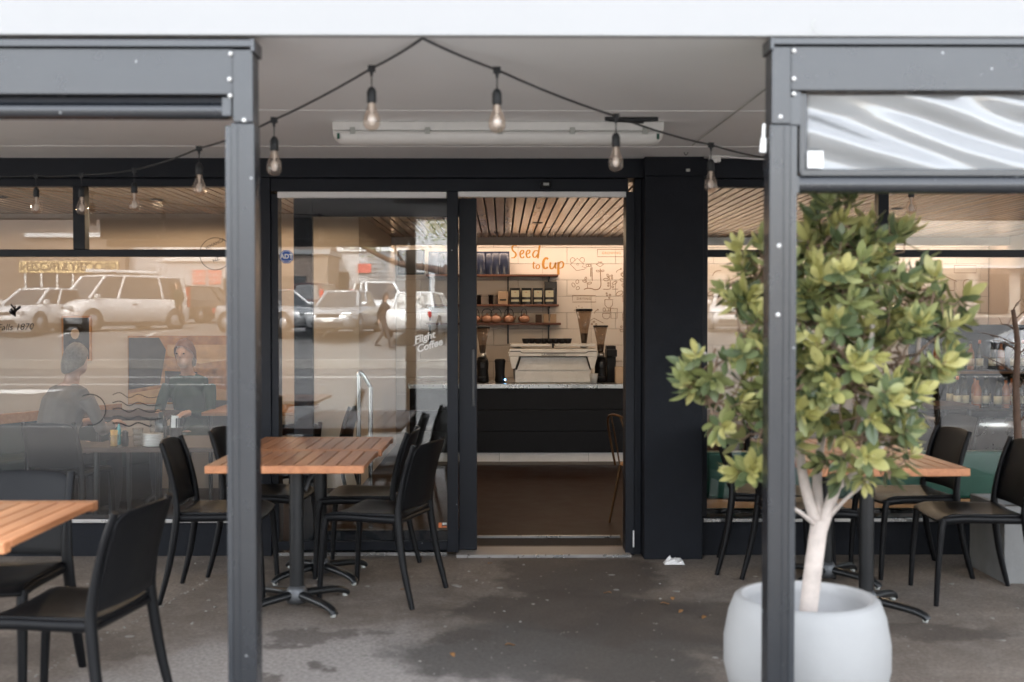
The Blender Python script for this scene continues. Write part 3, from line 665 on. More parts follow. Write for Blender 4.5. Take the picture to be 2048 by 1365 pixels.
# ---- slatted cafe table on a cast cross base, local origin on the ground under its middle
def make_table(w, d):
    t = thing('cafe_table', 'table', 'table'); h = .745; n = 11; sw = (w - .007 * (n - 1)) / n; s0 = None
    for i in range(n):
        x = -w / 2 + i * (sw + .007)
        if s0 is None: s0 = B(0, sw, -d / 2 + .042, d / 2 - .042, h - .024, h).build('slat', 'table_wood', t, bevel=.002, seg=1); s0.location = (x, 0, 0)
        else: dup_part(s0, (x, 0, 0))
    for s in (-1, 1): B(-w / 2, w / 2, s * d / 2 - (.04 if s > 0 else 0), s * d / 2 + (.04 if s < 0 else 0), h - .036, h + .0005).build('edge_rail', 'oak_wood' if False else 'table_wood', t, bevel=.004)
    m = MB()
    for s in (-1, 1): m.box(s * w * .3 - .03, s * w * .3 + .03, -d / 2 + .05, d / 2 - .05, h - .044, h - .0245)
    m.build('underframe', 'table_wood', t)
    MB().tube([(0, 0, .06), (0, 0, h - .05)], .036, 20).build('column', 'black_metal', t)
    m = MB(); 
    for a in (0, 90): m.box(-.2, .2, -.02, .02, h - .058, h - .0445, Matrix.Rotation(R(a + 45), 3, 'Z'))
    m.build('top_plate', 'black_metal', t, bevel=.003)
    m = MB(); m.tube([(.10, .14, h - .06), (.05, .06, h - .12), (.038, .03, h - .17)], [.012, .01, .012], 8); m.build('flip_lever', 'grey_cast', t)
    MB().lathe([(.05, .02), (.058, .045), (.05, .085), (.038, .105)], seg=20).build('hub', 'grey_cast', t)
    f0 = None
    for k in range(4):
        m = MB(); pts = smoothline([(.03, 0, .062), (.14, 0, .055), (.24, 0, .045), (.295, 0, .030), (.312, 0, .012)], 3)
        m.tube(pts, [.026 - .006 * i / len(pts) for i in range(len(pts))], 12, flat=.8)
        M = Matrix.Rotation(R(45 + 90 * k), 3, 'Z'); m.v = [M @ v for v in m.v]
        foot = m.build('foot', 'black_metal', t)
        m = MB().lathe([(.013, 0), (.015, .012), (.008, .018)], c=M @ Vector((.300, 0, 0)), seg=10); m.build('glide', 'cup_grey', foot)
    return t
tb = make_table(.75, .645)
GT = 'slatted wooden pavement tables'
TB = [((-1.03, 5.68), 0, 'slatted wooden table in the middle, nearer of the butted pair'),
      ((-1.015, 6.335), 0, 'slatted wooden table pushed against the window, farther of the butted pair'),
      ((-1.925, 3.95), 0, 'slatted wooden table cut off at the left edge of the view'),
      ((1.79, 5.56), 1, 'slatted wooden table right of the potted tree trunk'),
      ((1.78, 6.215), 0, 'slatted wooden table at the right window behind the tree-side table')]
for i, ((x, D), a, lab) in enumerate(TB):
    o = place(tb, i > 0, D2(x, D), R(a), lab, GT)
    if i == 2: o.scale = (1.0, 1.28, 1.0)

# ---- litter and joint in the paving
m = MB(); c = at(1348, 1130, 6.62)
def crump(u, v):
    x = (u - .5) * .12; y = (v - .5) * .07; e = max(0, 1 - (2 * u - 1) ** 4) * max(0, 1 - (2 * v - 1) ** 4)
    return (c.x + x, Yd(6.62) + y, .006 + e * (.018 + .03 * (noise.noise(Vector((u * 5, v * 5, 3))) + .3)))
tag(MB().shell(crump, 16, 12, .002).build('paper_napkin', 'paper_white', recalc=False), 'crumpled white paper napkin on the asphalt before the pillar', 'napkin')
jt = MB(); a0 = at(395, 1150, 1.45 * FPX / (1150 - 633)); a1 = at(180, 1330, 1.45 * FPX / (1330 - 633))
rnd = random.Random(5); fl = MB()
for i in range(110):
    t_ = rnd.random(); p = Vector((-1.62, -.62, 0)).lerp(Vector((-1.92, -2.6, 0)), t_); p.x += rnd.gauss(0, .008); r = rnd.uniform(.002, .007)
    fl.lathe([(r, 0), (r * .6, r * .5), (0, r * .6)], c=(p.x, p.y, .0005), seg=6, sx=1, sy=rnd.uniform(.6, 1.8))
for i in range(260):
    p = (rnd.uniform(-3.2, 3.2), rnd.uniform(-2.7, -.15)); r = rnd.choice((.003, .004, .005, .008))
    fl.lathe([(r, 0), (r * .6, r * .4), (0, r * .5)], c=(p[0], p[1], .0005), seg=7, sy=rnd.uniform(.7, 1.4))
tag(fl.build('gravel_specks', 'gum', origin=(0, 0, 0)), 'pale specks of grit strewn over the dark pavement', 'grit', kind='stuff')
gm = MB()
for i in range(40):
    p = (rnd.uniform(-2.0, 2.6), rnd.uniform(-2.6, -.4)); r = rnd.uniform(.010, .022)
    gm.lathe([(r, 0), (r * .8, .0015), (0, .002)], c=(p[0], p[1], .0004), seg=9, sy=rnd.uniform(.6, 1.3))
tag(gm.build('chewing_gum', 'gum', origin=(0, 0, 0)), 'flattened pale gum spots trodden into the asphalt', 'gum', kind='stuff')
dl = MB()
for (px, py) in ((1330, 1212), (1408, 1240), (1362, 1228), (840, 1120), (808, 1183), (1020, 1295), (1345, 1202), (905, 1315), (1215, 1190), (980, 1130)):
    D = 1.45 * FPX / (py - 633); p = at(px, py, D); a = rnd.uniform(0, 6)
    def lf(u, v): 
        X = (u - .5) * .045; Y = (v - .5) * .022 * math.sin(math.pi * min(.98, max(.04, u))); return (p.x + X * math.cos(a) - Y * math.sin(a), p.y + X * math.sin(a) + Y * math.cos(a), .004 + .006 * abs(v - .5) + .004 * math.sin(u * 5))
    dl.shell(lf, 6, 2, .0006)
tag(dl.build('fallen_leaves', 'dead_leaf', origin=(0, 0, 0), recalc=False), 'small dry brown leaves scattered on the pavement', 'leaves', kind='stuff')

# ---- pot and ficus tree
DT = 4.0; pc = at(1612, 1365, DT); PX, PY = pc.x, Yd(DT)
pot = thing('plant_pot', 'large rounded pale grey pot holding the bushy tree', 'pot', (PX, PY, 0))
prof = [(.17, 0), (.215, .03), (.265, .12), (.288, .22), (.288, .31), (.272, .40), (.252, .452), (.240, .462), (.226, .462), (.216, .455), (.214, .42), (.214, .36), (.0, .36)]
MB().lathe(prof[:9], c=(PX, PY, 0), seg=56, cap=False).build('pot_body', 'pot_white', pot)
MB().lathe(list(reversed([(.226, .462), (.216, .455), (.222, .42), (.228, .34), (.0, .33)])), c=(PX, PY, 0), seg=56, cap=False).build('pot_lining', 'pot_inside', pot)
MB().lathe([(.222, .345), (.12, .352), (0, .358)], c=(PX, PY, 0), seg=30).build('gravel_bed', 'pot_inside', pot)
tree = thing('ficus_tree', 'bushy young tree with pale forked trunk and glossy oval leaves in the pot', 'tree', (PX, PY, .35))
def tp(px, py, dy=0): v = at(px, py, DT + dy); return v
rt = random.Random(11)
tk = MB()
base = Vector((PX, PY, .33))
def limb(pts, r0, r1, seg=9):
    pts = smoothline(pts, 4); n = len(pts); tk.tube(pts, [r0 + (r1 - r0) * i / (n - 1) for i in range(n)], seg)
fork = tp(1640, 1040)
limb([base, tp(1625, 1150), fork], .033, .030, 14)
limb([tp(1638, 1060), tp(1612, 980, .02), tp(1600, 900, .03), tp(1607, 800, .02), tp(1590, 640, 0)], .022, .009)
limb([tp(1640, 1050), tp(1634, 970, .05), tp(1640, 900, .1), tp(1660, 780, .1), tp(1680, 560, .1)], .021, .008)
limb([tp(1642, 1060), tp(1668, 985, -.02), tp(1690, 920, -.05), tp(1730, 800, -.08), tp(1745, 650, -.1)], .023, .008)
limb([tp(1672, 975, -.02), tp(1712, 945, .03), tp(1790, 860, .1), tp(1850, 780, .1), tp(1900, 690, .05)], .015, .008)
limb([tp(1650, 1045), tp(1690, 1000, -.06), tp(1740, 960, -.1)], .009, .004)
limb([tp(1636, 1055), tp(1600, 1025, -.06), tp(1560, 1000, -.1), tp(1500, 930, -.12)], .009, .004)
limb([tp(1600, 900, .03), tp(1550, 820, .0), tp(1480, 760, -.05), tp(1400, 700, -.05)], .012, .005)
limb([tp(1610, 780, .02), tp(1560, 680, .1), tp(1500, 580, .1)], .010, .005)
limb([tp(1800, 850, .1), tp(1830, 740, -.02), tp(1840, 660, -.1)], .010, .005)
lumps = [(1700, 470, 105, .05), (1630, 510, 95, .02), (1535, 560, 100, .05), (1470, 585, 55, .05), (1500, 690, 120, -.02), (1420, 715, 70, -.05), (1430, 800, 85, -.05), (1640, 640, 150, -.05), (1765, 520, 85, .05),
         (1860, 600, 90, .0), (1900, 650, 60, .02), (1800, 720, 120, -.05), (1520, 860, 95, -.08), (1500, 930, 45, -.1), (1720, 860, 115, -.12), (1620, 800, 110, .15), (1770, 920, 65, -.1), (1700, 750, 140, -.12), (1790, 620, 90, .12), (1560, 760, 100, -.15), (1680, 560, 120, -.1)]
S4 = FPX / DT
tips = []
for (px, py, r, dy) in lumps:
    c = tp(px, py, dy); rr = r / S4; n = max(4, int(13 * (r / 100) ** 2))
    for k in range(n):
        while True:
            d = Vector((rt.uniform(-1, 1), rt.uniform(-1, 1), rt.uniform(-1, 1)))
            if .45 < d.length < 1: break
        p = c + d * rr * .95; p.y = min(max(p.y, Yd(3.40)), Yd(4.55)); dirv = (d.normalized() * .8 + Vector((0, -.15, .55))).normalized()
        tips.append((p, dirv, c))
tk.build('trunk', 'bark_pale', tree); tw = MB()
for (p, dirv, c) in tips:
    mid = c.lerp(p, .5) + Vector((rt.gauss(0, .02), rt.gauss(0, .02), -.02)); tw.tube([c + Vector((rt.gauss(0, .03), rt.gauss(0, .03), rt.gauss(0, .03))), mid, p, p + dirv * .03], [.0042, .0032, .0022, .0014], 5, cap=False)
tw.build('twigs', 'twig_brown', tree)['kind'] = 'stuff'
def leaf_mesh(L, W, fold, curl):
    vs = []; fs = []; n = 6
    for i in range(n + 1):
        u = i / n; wv = W * (math.sin(math.pi * min(.985, .06 + u * .93)) ** .75) * (.8 + .4 * u) * .5; x = L * u; zc = -curl * u * u * L
        vs += [(x, -wv, zc + fold * wv), (x, 0, zc), (x, wv, zc + fold * wv)]
    for i in range(n):
        for j in range(2): a = i * 3 + j; fs.append((a, a + 1, a + 4, a + 3))
    return vs, fs
LV = [leaf_mesh(1, .42, .25, .15), leaf_mesh(1, .36, .45, .35), leaf_mesh(1, .48, .12, .05)]
leaves = []
for (p, dirv, c) in tips:
    n = rt.randint(11, 16); young = rt.random() < .62
    q = dirv.to_track_quat('X', 'Z')
    for k in range(n):
        h = k / n; az = k * 2.4 + rt.uniform(-.3, .3); spread = R(22 + 68 * (1 - h) + rt.uniform(-10, 10))
        M = q.to_matrix() @ Matrix.Rotation(az, 3, 'X') @ Matrix.Rotation(-spread, 3, 'Y')
        L = rt.uniform(.046, .088) * (1.0 if h < .75 else .75); pos = p + dirv * (.055 * h - .03)
        X = M @ Vector((1, 0, 0)); droop = Vector((0, 0, -.25 * (1 - h)))
        X = (X + droop).normalized(); Z = M @ Vector((0, 0, 1)); Z = (Z - X * Z.dot(X)).normalized(); Yv = Z.cross(X)
        Mx = Matrix((X, Yv, Z)).transposed()
        mat = 'leaf_young' if (young and h > .45) else ('leaf_mid' if rt.random() < .6 else 'leaf_old')
        leaves.append((pos, Mx, L, rt.randrange(3), mat))
leaves.sort(key=lambda a: a[0].y - .3 * (a[2] - .08) / .02)
crown_mb = {}
vs = []; fs = []; mi = []
LM = ['leaf_young', 'leaf_mid', 'leaf_old']
for pos, Mx, L, v, mat in leaves[300:]:
    o = len(vs); vs += [Mx @ (Vector(a) * L) + pos - ORG[tree.name] for a in LV[v][0]]; fs += [tuple(i + o for i in f) for f in LV[v][1]]; mi += [LM.index(mat)] * len(LV[v][1])
me = bpy.data.meshes.new('crown'); me.from_pydata(vs, [], fs); [me.materials.append(MATS[q]) for q in LM]; me.polygons.foreach_set('material_index', mi); me.polygons.foreach_set('use_smooth', [True] * len(fs))
crown = bpy.data.objects.new('crown', me); COL.objects.link(crown); crown.parent = tree; crown['kind'] = 'stuff'; ORG[crown.name] = ORG[tree.name]
LME = {}
for v in range(3):
    for q in LM:
        e = bpy.data.meshes.new('leaf'); e.from_pydata(LV[v][0], [], LV[v][1]); e.materials.append(MATS[q]); e.polygons.foreach_set('use_smooth', [True] * len(LV[v][1])); LME[v, q] = e
for pos, Mx, L, v, mat in leaves[:300]:
    o = bpy.data.objects.new('leaf', LME[v, mat]); COL.objects.link(o); o.parent = crown
    o.matrix_local = Matrix.Translation(pos - ORG[tree.name]) @ (Mx * L).to_4x4()

# ---- bare shrub in a planter box at the right
pbx = at(2044, 1150, 6.25)
pl_ = thing('planter_box', 'grey square planter at the right edge under the bare tree', 'planter', (3.0, Yd(6.3), 0))
m = MB(); m.box(2.72, 3.22, Yd(6.12), Yd(6.15), .0, .42); m.box(2.72, 3.22, Yd(6.55), Yd(6.58), .0, .42); m.box(2.72, 2.75, Yd(6.15), Yd(6.55), .0, .42); m.box(3.19, 3.22, Yd(6.15), Yd(6.55), .0, .42)
m.build('box_wall', 'concrete_grey', pl_, bevel=.004); B(2.75, 3.19, Yd(6.15), Yd(6.55), .02, .36).build('soil_bed', 'soil', pl_)
bt = thing('bare_tree', 'slim leafless brown tree with broken twigs against the right window', 'tree', (2.93, Yd(6.35), .36))
def bp_(px, py, d=0): return at(px, py, 6.35 + d)
m = MB(); pts = smoothline([(2.93, Yd(6.35), .34), bp_(2038, 900), bp_(2032, 780), bp_(2035, 690), bp_(2026, 620)], 5)
m.tube(pts, [.026 - .014 * i / (len(pts) - 1) for i in range(len(pts))], 9); m.build('trunk', 'bark_brown', bt)
m = MB(); rb_ = random.Random(4)
for a, b, r in (((2026, 622), (2042, 600), .004), ((2030, 660), (2000, 648), .004), ((2033, 700), (1985, 680), .005), ((2034, 750), (1965, 712), .006), ((2034, 712), (2070, 690), .005), ((2033, 780), (2075, 745), .005), ((2030, 640), (2060, 620), .004), ((2034, 690), (1955, 664), .004), ((2034, 850), (2085, 800), .006)):
    p, q = bp_(*a), bp_(*b, rb_.uniform(-.15, .12)); md = p.lerp(q, .5) + Vector((0, 0, .012)); m.tube([p, md, q], [r, r * .75, r * .3], 6)
    for k in range(3): s_ = p.lerp(q, rb_.uniform(.4, .95)); m.tube([s_, s_ + Vector((rb_.uniform(-.05, .05), rb_.uniform(-.06, .06), rb_.uniform(.0, .07)))], [r * .45, r * .15], 5)
m.build('branches', 'bark_brown', bt)

# ---- festoon lights
fs_ = [(-60, 352, 6.62), (72, 352, 6.5), (163, 350, 6.2), (268, 340, 5.9), (398, 297, 5.2), (548, 240, 4.45), (743, 137, 4.0), (845, 77, 3.63), (994, 140, 3.95), (1232, 233, 4.5), (1422, 290, 5.2), (1545, 318, 5.7), (1823, 352, 6.35), (2075, 356, 6.6)]
st = thing('festoon_lights', 'black festoon cable with unlit clear bulbs zigzagging under the soffit', 'string lights', at(845, 77, 3.63))
P = [at(*p) for p in fs_]; cab = []
for a, b in zip(P, P[1:]):
    for k in range(6): t_ = k / 6; q = a.lerp(b, t_); q.z -= .045 * (a - b).length * t_ * (1 - t_); cab.append(q)
cab.append(P[-1])
cable = MB().tube(cab, .0042, 7).build('cable', 'black_rubber', st)
hp = None
for i, p in enumerate(P):
    if i in (0, 7, 11, 13): continue
    tilt = rt.uniform(-.05, .05); dz = .0 if i > 0 else .02
    m = MB(); m.box(p.x - .013, p.x + .013, p.y - .006, p.y + .006, p.z - .012, p.z + .010); m.tube([p + Vector((0, 0, -.006)), p + Vector((0, 0, -.028))], [.008, .004], 8); m.tube([p + Vector((0, 0, -.02)), p + Vector((0, 0, -.07))], .0022, 6)
    m.lathe([(.004, -.064), (.011, -.069), (.0165, -.082), (.0165, -.118), (.0145, -.120)], c=p, seg=14); h_ = m.build('lamp_holder', 'black_rubber', st)
    m = MB().lathe([(.0125, -.1205), (.0135, -.128), (.018, -.145), (.0265, -.165), (.0300, -.182), (.0280, -.199), (.0200, -.211), (.0090, -.2165), (.0, -.217)], c=p, seg=20); bb = m.build('bulb', 'bulb_glass', h_)
    m = MB(); m.tube([p + Vector((0, 0, -.12)), p + Vector((0, 0, -.158))], [.0075, .004], 8); m.lathe([(.006, -.158), (.012, -.166), (.0135, -.182), (.009, -.196), (0, -.199)], c=p, seg=10); m.build('filament_highlight', 'plate_white', h_)  # filament core whitened to paint in the highlight at the bulb's centre
tag(MB().tube([P[7] + Vector((0, 0, .004)), P[7] + Vector((0, .0, .045))], .003, 6).build('cable_hook', 'steel'), 'small metal hook holding the festoon cable at the fascia', 'hook')

# ---- fluorescent batten under the soffit
dl_ = 5.45; a0, a1 = at(668, 270, dl_), at(1325, 270, dl_); zt_ = zsof(dl_)
bt_ = thing('batten_light', 'long weatherproof fluorescent batten light, switched off, on the soffit', 'light fitting', ((a0.x + a1.x) / 2, Yd(dl_), zt_))
yy = Yd(dl_)
B(a0.x, a1.x, yy - .065, yy + .065, zt_ - .045, zt_ - .001).build('housing', 'white_plastic', bt_, bevel=.008)
def diff(u, v):
    th = math.pi * (v); x = a0.x + .004 + u * (a1.x - a0.x - .008); e = 1 - max(0, (abs(2 * u - 1) - .955) / .045) ** 2 * .5
    return (x, yy - .062 * math.cos(th) * (.75 + .25 * e), zt_ - .047 - .055 * math.sin(th) ** .7 * e)
MB().shell(diff, 60, 14, .002).build('diffuser', 'white_diffuser' if 'white_diffuser' in MATS else 'white_plastic', bt_, recalc=False)
c0 = None
for px in (705, 855, 1000, 1145, 1290):
    p = at(px, 262, dl_ - .066); B(p.x - .012, p.x + .012, yy - .072, yy - .0655, zt_ - .062, zt_ - .030).build('clip', 'cup_grey', bt_, bevel=.002)
for s, x in ((1, a0.x + .03), (-1, a1.x - .03)): B(x - .006, x + .006, yy - .0675, yy - .0615, zt_ - .085, zt_ - .058).build('end_seal', 'green_paint', bt_)
# cable duct stain, junction box, hook
p = at(1262, 240, 5.25); m = MB()
m.tube([(p.x - .12, Yd(5.25), zsof(5.25) - .008), (p.x, Yd(5.25) + .01, zsof(5.25) - .011), (p.x + .125, Yd(5.25), zsof(5.25) - .009)], [.010, .013, .010], 10); m.tube([(p.x - .1, Yd(5.26), zsof(5.26) - .012), (p.x + .06, Yd(5.27), zsof(5.27) - .02)], .008, 8)
tag(m.build('cable_joint', 'black_rubber'), 'taped black cable joint on the soffit above the batten light', 'cable joint')
p = at(1432, 312, 6.7)
jb = MB(); jb.box(p.x - .035, p.x + .03, Yd(6.70), Yd(6.76), p.z - .035, p.z + .03); jb.lathe([(.014, 0), (.014, .03)], c=(p.x - .003, Yd(6.70), p.z - .04), seg=10)
tag(jb.build('junction_box', 'white_plastic', bevel=.004), 'small white junction box beside the pillar top under the soffit', 'junction box')
q = at(1560, 318, 6.72); tag(MB().tube(smoothline([p + Vector((.03, .02, 0)), p + Vector((.2, .02, -.012)), q, q + Vector((1.2, 0, .03))], 5), .006, 8).build('conduit', 'white_plastic'), 'thin white cable running right from the junction box', 'cable')
p = at(1372, 300, 6.55); m = MB(); m.tube(smoothline([p + Vector((0, 0, zsof(6.55) - p.z)), p + Vector((0, 0, .02)), p + Vector((.011, 0, .004)), p + Vector((.009, 0, -.02)), p + Vector((0, 0, -.03)), p + Vector((-.009, 0, -.02)), p + Vector((-.011, 0, .004)), p + Vector((0, 0, .02))], 4), .0022, 6)
tag(m.build('carabiner', 'black_metal'), 'small dark carabiner hanging from the soffit near the pillar', 'hook')
p = at(1376, 341, 6.755); tag(B(p.x - .012, p.x + .012, Yd(6.745), Yd(6.758), p.z - .008, p.z + .009).build('screw_eye', 'cup_grey', bevel=.003), 'little metal fixing on the pillar near its top', 'fixing')
q0, q1 = at(1385, 285, 6.2), at(1545, 160, 4.4)
tag(MB().tube([(q0.x, Yd(6.2), zsof(6.2) - .004), (q1.x, Yd(4.4), zsof(4.4) - .004)], .003, 6).build('soffit_wire', 'cup_grey'), 'thin grey wire running diagonally across the soffit to the right post', 'wire')

# ================================================================== INSIDE THE CAFE
ZF = Z_INT
# ---- counter
DC = 12.24; yc = Yd(DC); zc = at(1100, 768, DC).z
ct = thing('service_counter', 'black boarded service counter with steel top seen through the open door', 'counter', (.3, yc, ZF))
xc0, xc1 = -1.0, 1.9
B(xc0, xc1, yc + .02, yc + .7, ZF + .1, zc - .052).build('carcass', 'counter_black', ct)
hb = (zc - .05 - (ZF + .1)) / 3
for k in range(3): B(xc0, xc1, yc, yc + .018, ZF + .1 + k * hb + .004, ZF + .1 + (k + 1) * hb - .004).build('board', 'counter_black', ct, bevel=.003)
B(xc0 - .02, xc1 + .02, yc - .03, yc + .72, zc - .05, zc).build('worktop', 'steel', ct, bevel=.004)
m = MB()
for k in range(28): m.lathe([(.005, 0), (.004, .003), (0, .004)], c=(xc0 + .05 + k * .103, yc - .0302, zc - .02), seg=8, M=Matrix.Rotation(R(90), 3, 'X'))
m.build('rivets', 'black_metal', ct)
for k in range(3): B(xc0 + k * .967, xc0 + (k + 1) * .967 - .004, yc + .03, yc + .045, ZF, ZF + .098).build('kick_panel', 'kick_white', ct)
for k in range(8): tag(B(-1.25 + k * .45, -1.25 + (k + 1) * .45 - .005, yc - .26, yc + .028, ZF + .001, ZF + .003).build('floor_tile', 'floor_tile_dark'), kind='structure')

# ---- espresso machine
dm = DC + .10; ym = Yd(dm)
em = thing('espresso_machine', 'wide white espresso machine standing on the counter', 'coffee machine', (at(1107, 765, dm).x, ym, zc))
def mm(px, py): v = at(px, py, dm); return (v.x, v.z)
def Mx(y): return lambda u, v, t: Vector((u, y + t, v))
MB().prism([mm(1030, 766), mm(1182, 766), mm(1182, 740), mm(1030, 740)], 0, .42, Mx(ym + .03)).build('base', 'machine_white', em, bevel=.004)
MB().prism([mm(1034, 741), mm(1180, 741), mm(1172, 714), mm(1042, 714)], 0, .4, Mx(ym + .02)).build('front_panel', 'machine_white', em, bevel=.003)
for s in (0, 1):
    P4 = [(1016, 706), (1041, 706), (1030, 738), (1024, 738)] if s == 0 else [(1172, 706), (1196, 706), (1188, 738), (1182, 738)]
    MB().prism([mm(*q) for q in P4], -.03, .45, Mx(ym)).build('side_wing', 'machine_white', em, bevel=.004)
MB().prism([mm(1017, 713), mm(1195, 713), mm(1193, 698), mm(1019, 698)], -.035, .46, Mx(ym)).build('body', 'machine_white', em, bevel=.006)
for a, b in (((1021, 1102)), ((1110, 1191))):
    MB().prism([mm(a, 693), mm(b, 693), mm(b, 688.5), mm(a, 688.5)], -.02, .42, Mx(ym)).build('cup_rail', 'machine_white', em, bevel=.003)
m = MB()
for p, q in (((1041, 713.5), (1033, 740)), ((1173, 713.5), (1181, 740)), ((1041, 714), (1173, 714)), ((1020, 703), (1040, 703)), ((1040, 703), (1044, 706)), ((1044, 706), (1172, 706)), ((1172, 706), (1176, 703)), ((1176, 703), (1193, 703))):
    a, b = mm(*p), mm(*q); m.tube([(a[0], ym - .037, a[1]), (b[0], ym - .037, b[1])], .004, 6)
m.build('trim_line', 'black_plastic', em)
text('maker_name', 'LA MARZOCCO', .036, 'ink_black', (at(1107, 709, dm).x, ym - .0385, at(1107, 709.5, dm).z), em)
m = MB(); c = mm(1106, 691); m.box(c[0] - .01, c[0] + .01, ym - .02, ym + .02, c[1] - .03, c[1] + .02); m.build('emblem', 'black_plastic', em)
GCP = 'cups on top of the espresso machine'
cm = MB().lathe([(.028, 0), (.036, .012), (.046, .055), (.043, .055), (.03, .01), (0, .008)], seg=18)
cup = thing('coffee_cup', 'cup', 'cup'); cm.build('cup_body', 'counter_black', cup); MB().tube(smoothline([(.042, 0, .045), (.066, 0, .042), (.064, 0, .018), (.035, 0, .014)], 4), .005, 8).build('handle', 'counter_black', cup)
ztop = at(1100, 688.5, dm).z
for i, px in enumerate((1052, 1064, 1076, 1088, 1100, 1112, 1124, 1136)):
    x = at(px, 688, dm + .12).x
    o = place(cup, i > 0, (x, ym + .12 + .03 * (i % 2), ztop + .002), R(30 * i), ['first', 'second', 'third', 'fourth', 'fifth', 'sixth', 'seventh', 'eighth'][i] + ' dark cup from the left on top of the espresso machine', GCP)
# ---- grinders
def grinder(px, pbase, ptop, ptop_w, D, label):
    y = Yd(D); b = at(px, pbase, D); t = at(px, ptop, D); s = FPX / D; hw = ptop_w / 2 / s; H = t.z - zc
    g = thing('coffee_grinder', label, 'grinder', (b.x, y, zc), 'coffee grinders on the counter')
    zb = zc + H * .44
    MB().lathe([(.06, 0), (.075, .01), (.07, .04), (.062, H * .2), (.068, H * .34), (.055, H * .44)], c=(b.x, y, zc), seg=20).build('motor_body', 'counter_black', g)
    MB().box(b.x - .04, b.x + .04, y - .12, y, zc + .05, zc + .065).build('dosing_fork', 'black_metal', g, bevel=.004); MB().box(b.x - .02, b.x + .02, y - .10, y - .05, zc + H * .26, zc + H * .36).build('chute', 'black_metal', g, bevel=.004)
    MB().lathe([(.045, H * .44), (.045, H * .52)], c=(b.x, y, zc), seg=18).build('collar', 'steel', g)
    MB().lathe([(.030, H * .52), (.034, H * .56), (hw * .55, H * .72), (hw * .93, H * .965)], c=(b.x, y, zc), seg=24).build('hopper', 'smoky_plastic', g)
    MB().lathe([(.028, H * .525), (.034, H * .57), (hw * .40, H * .66), (0, H * .665)], c=(b.x, y, zc), seg=20).build('beans', 'dark_wood', g)
    MB().lathe([(hw * .97, H * .965), (hw, H * .975), (hw, H * .995), (hw * .9, H)], c=(b.x, y, zc), seg=24).build('lid', 'black_plastic', g)
grinder(965, 765, 653, 30, DC + .3, 'black coffee grinder at the left end of the counter beside the door edge')
grinder(1168, 765, 618, 34, DC + .55, 'tallest coffee grinder, behind the espresso machine, with a clear cone hopper')
grinder(1201, 765, 651, 30, DC + .3, 'coffee grinder just right of the espresso machine')
x = at(1222, 700, DC + .35).x
o = MB().box(x - .05, x + .05, Yd(DC + .3), Yd(DC + .5), zc, zc + .40).box(x - .055, x + .06, Yd(DC + .26), Yd(DC + .5), zc + .28, zc + .36); tag(o.build('bean_dispenser', 'counter_black', bevel=.008), 'black upright bean dispenser at the right of the grinders', 'dispenser')
x = at(1000, 740, DC + .2).x; bb_ = MB().lathe([(.05, 0), (.058, .03), (.05, .1), (.056, .20), (.062, .24), (.05, .26), (0, .262)], c=(x, Yd(DC + .2), zc), seg=18)
bo = tag(bb_.build('hand_blender_base', 'counter_black'), 'small black appliance with a blue light left of the espresso machine', 'appliance')
MB().lathe([(.007, 0), (0, .004)], c=(x + .055, Yd(DC + .2) - .04, zc + .035), seg=10, M=Matrix.Rotation(R(90), 3, 'X')).build('indicator_light', 'led_blue', bo)
x = at(1034, 690, DC + .45).x; m = MB()
for k in range(9): m.lathe([(.034, k * .034), (.045, k * .034 + .09), (.047, k * .034 + .092), (.044, k * .034 + .094)], c=(x, Yd(DC + .5), zc + .02), seg=16)
tag(m.build('paper_cup_stack', 'cup_grey'), 'tall stack of grey takeaway cups behind the espresso machine', 'cups')
x = at(1188, 750, DC + .1).x; tag(MB().lathe([(.035, 0), (.045, .10), (.047, .105), (.043, .1), (0, .09)], c=(x, Yd(DC + .12), zc), seg=18).build('paper_cup', 'kick_white'), 'single white takeaway cup right of the espresso machine', 'cup')
x = at(1241, 750, DC + .12).x; tag(B(x - .055, x + .07, Yd(DC + .1), Yd(DC + .2), zc, zc + .175).build('menu_box', 'kraft', bevel=.003), 'pale box standing at the right end of the visible counter', 'box')

# ---- wall shelves
ds = D_BACK - .15
xs0, xs1 = at(853, 600, ds).x, at(1116, 600, ds).x
SHZ = []
for i, (py, lab) in enumerate(((549, 'top wall shelf carrying navy coffee bags'), (609, 'middle wall shelf carrying labelled black bags'), (646, 'bottom wall shelf carrying teapots'))):
    z = at(1005, py, ds - .13).z; SHZ.append(z); e = (0, .005, .03)[i]
    sh = thing('wall_shelf', lab, 'shelf', ((xs0 + xs1) / 2, Yd(ds), z), 'wooden wall shelves')
    B(xs0, xs1 + e, Yd(ds) - .13, yb - .013, z - .026, z).build('board', 'shelf_wood', sh, bevel=.003)
    for px in (860, 938, 1016, 1097):
        xx = at(px, 600, D_BACK).x; B(xx - .010, xx + .010, yb - .03, yb - .0135, z - .2 if i < 2 else z - .26, z - .027).build('bracket', 'black_metal', sh); B(xx - .009, xx + .009, yb - .22, yb - .031, z - .05, z - .027).build('bracket', 'black_metal', sh)
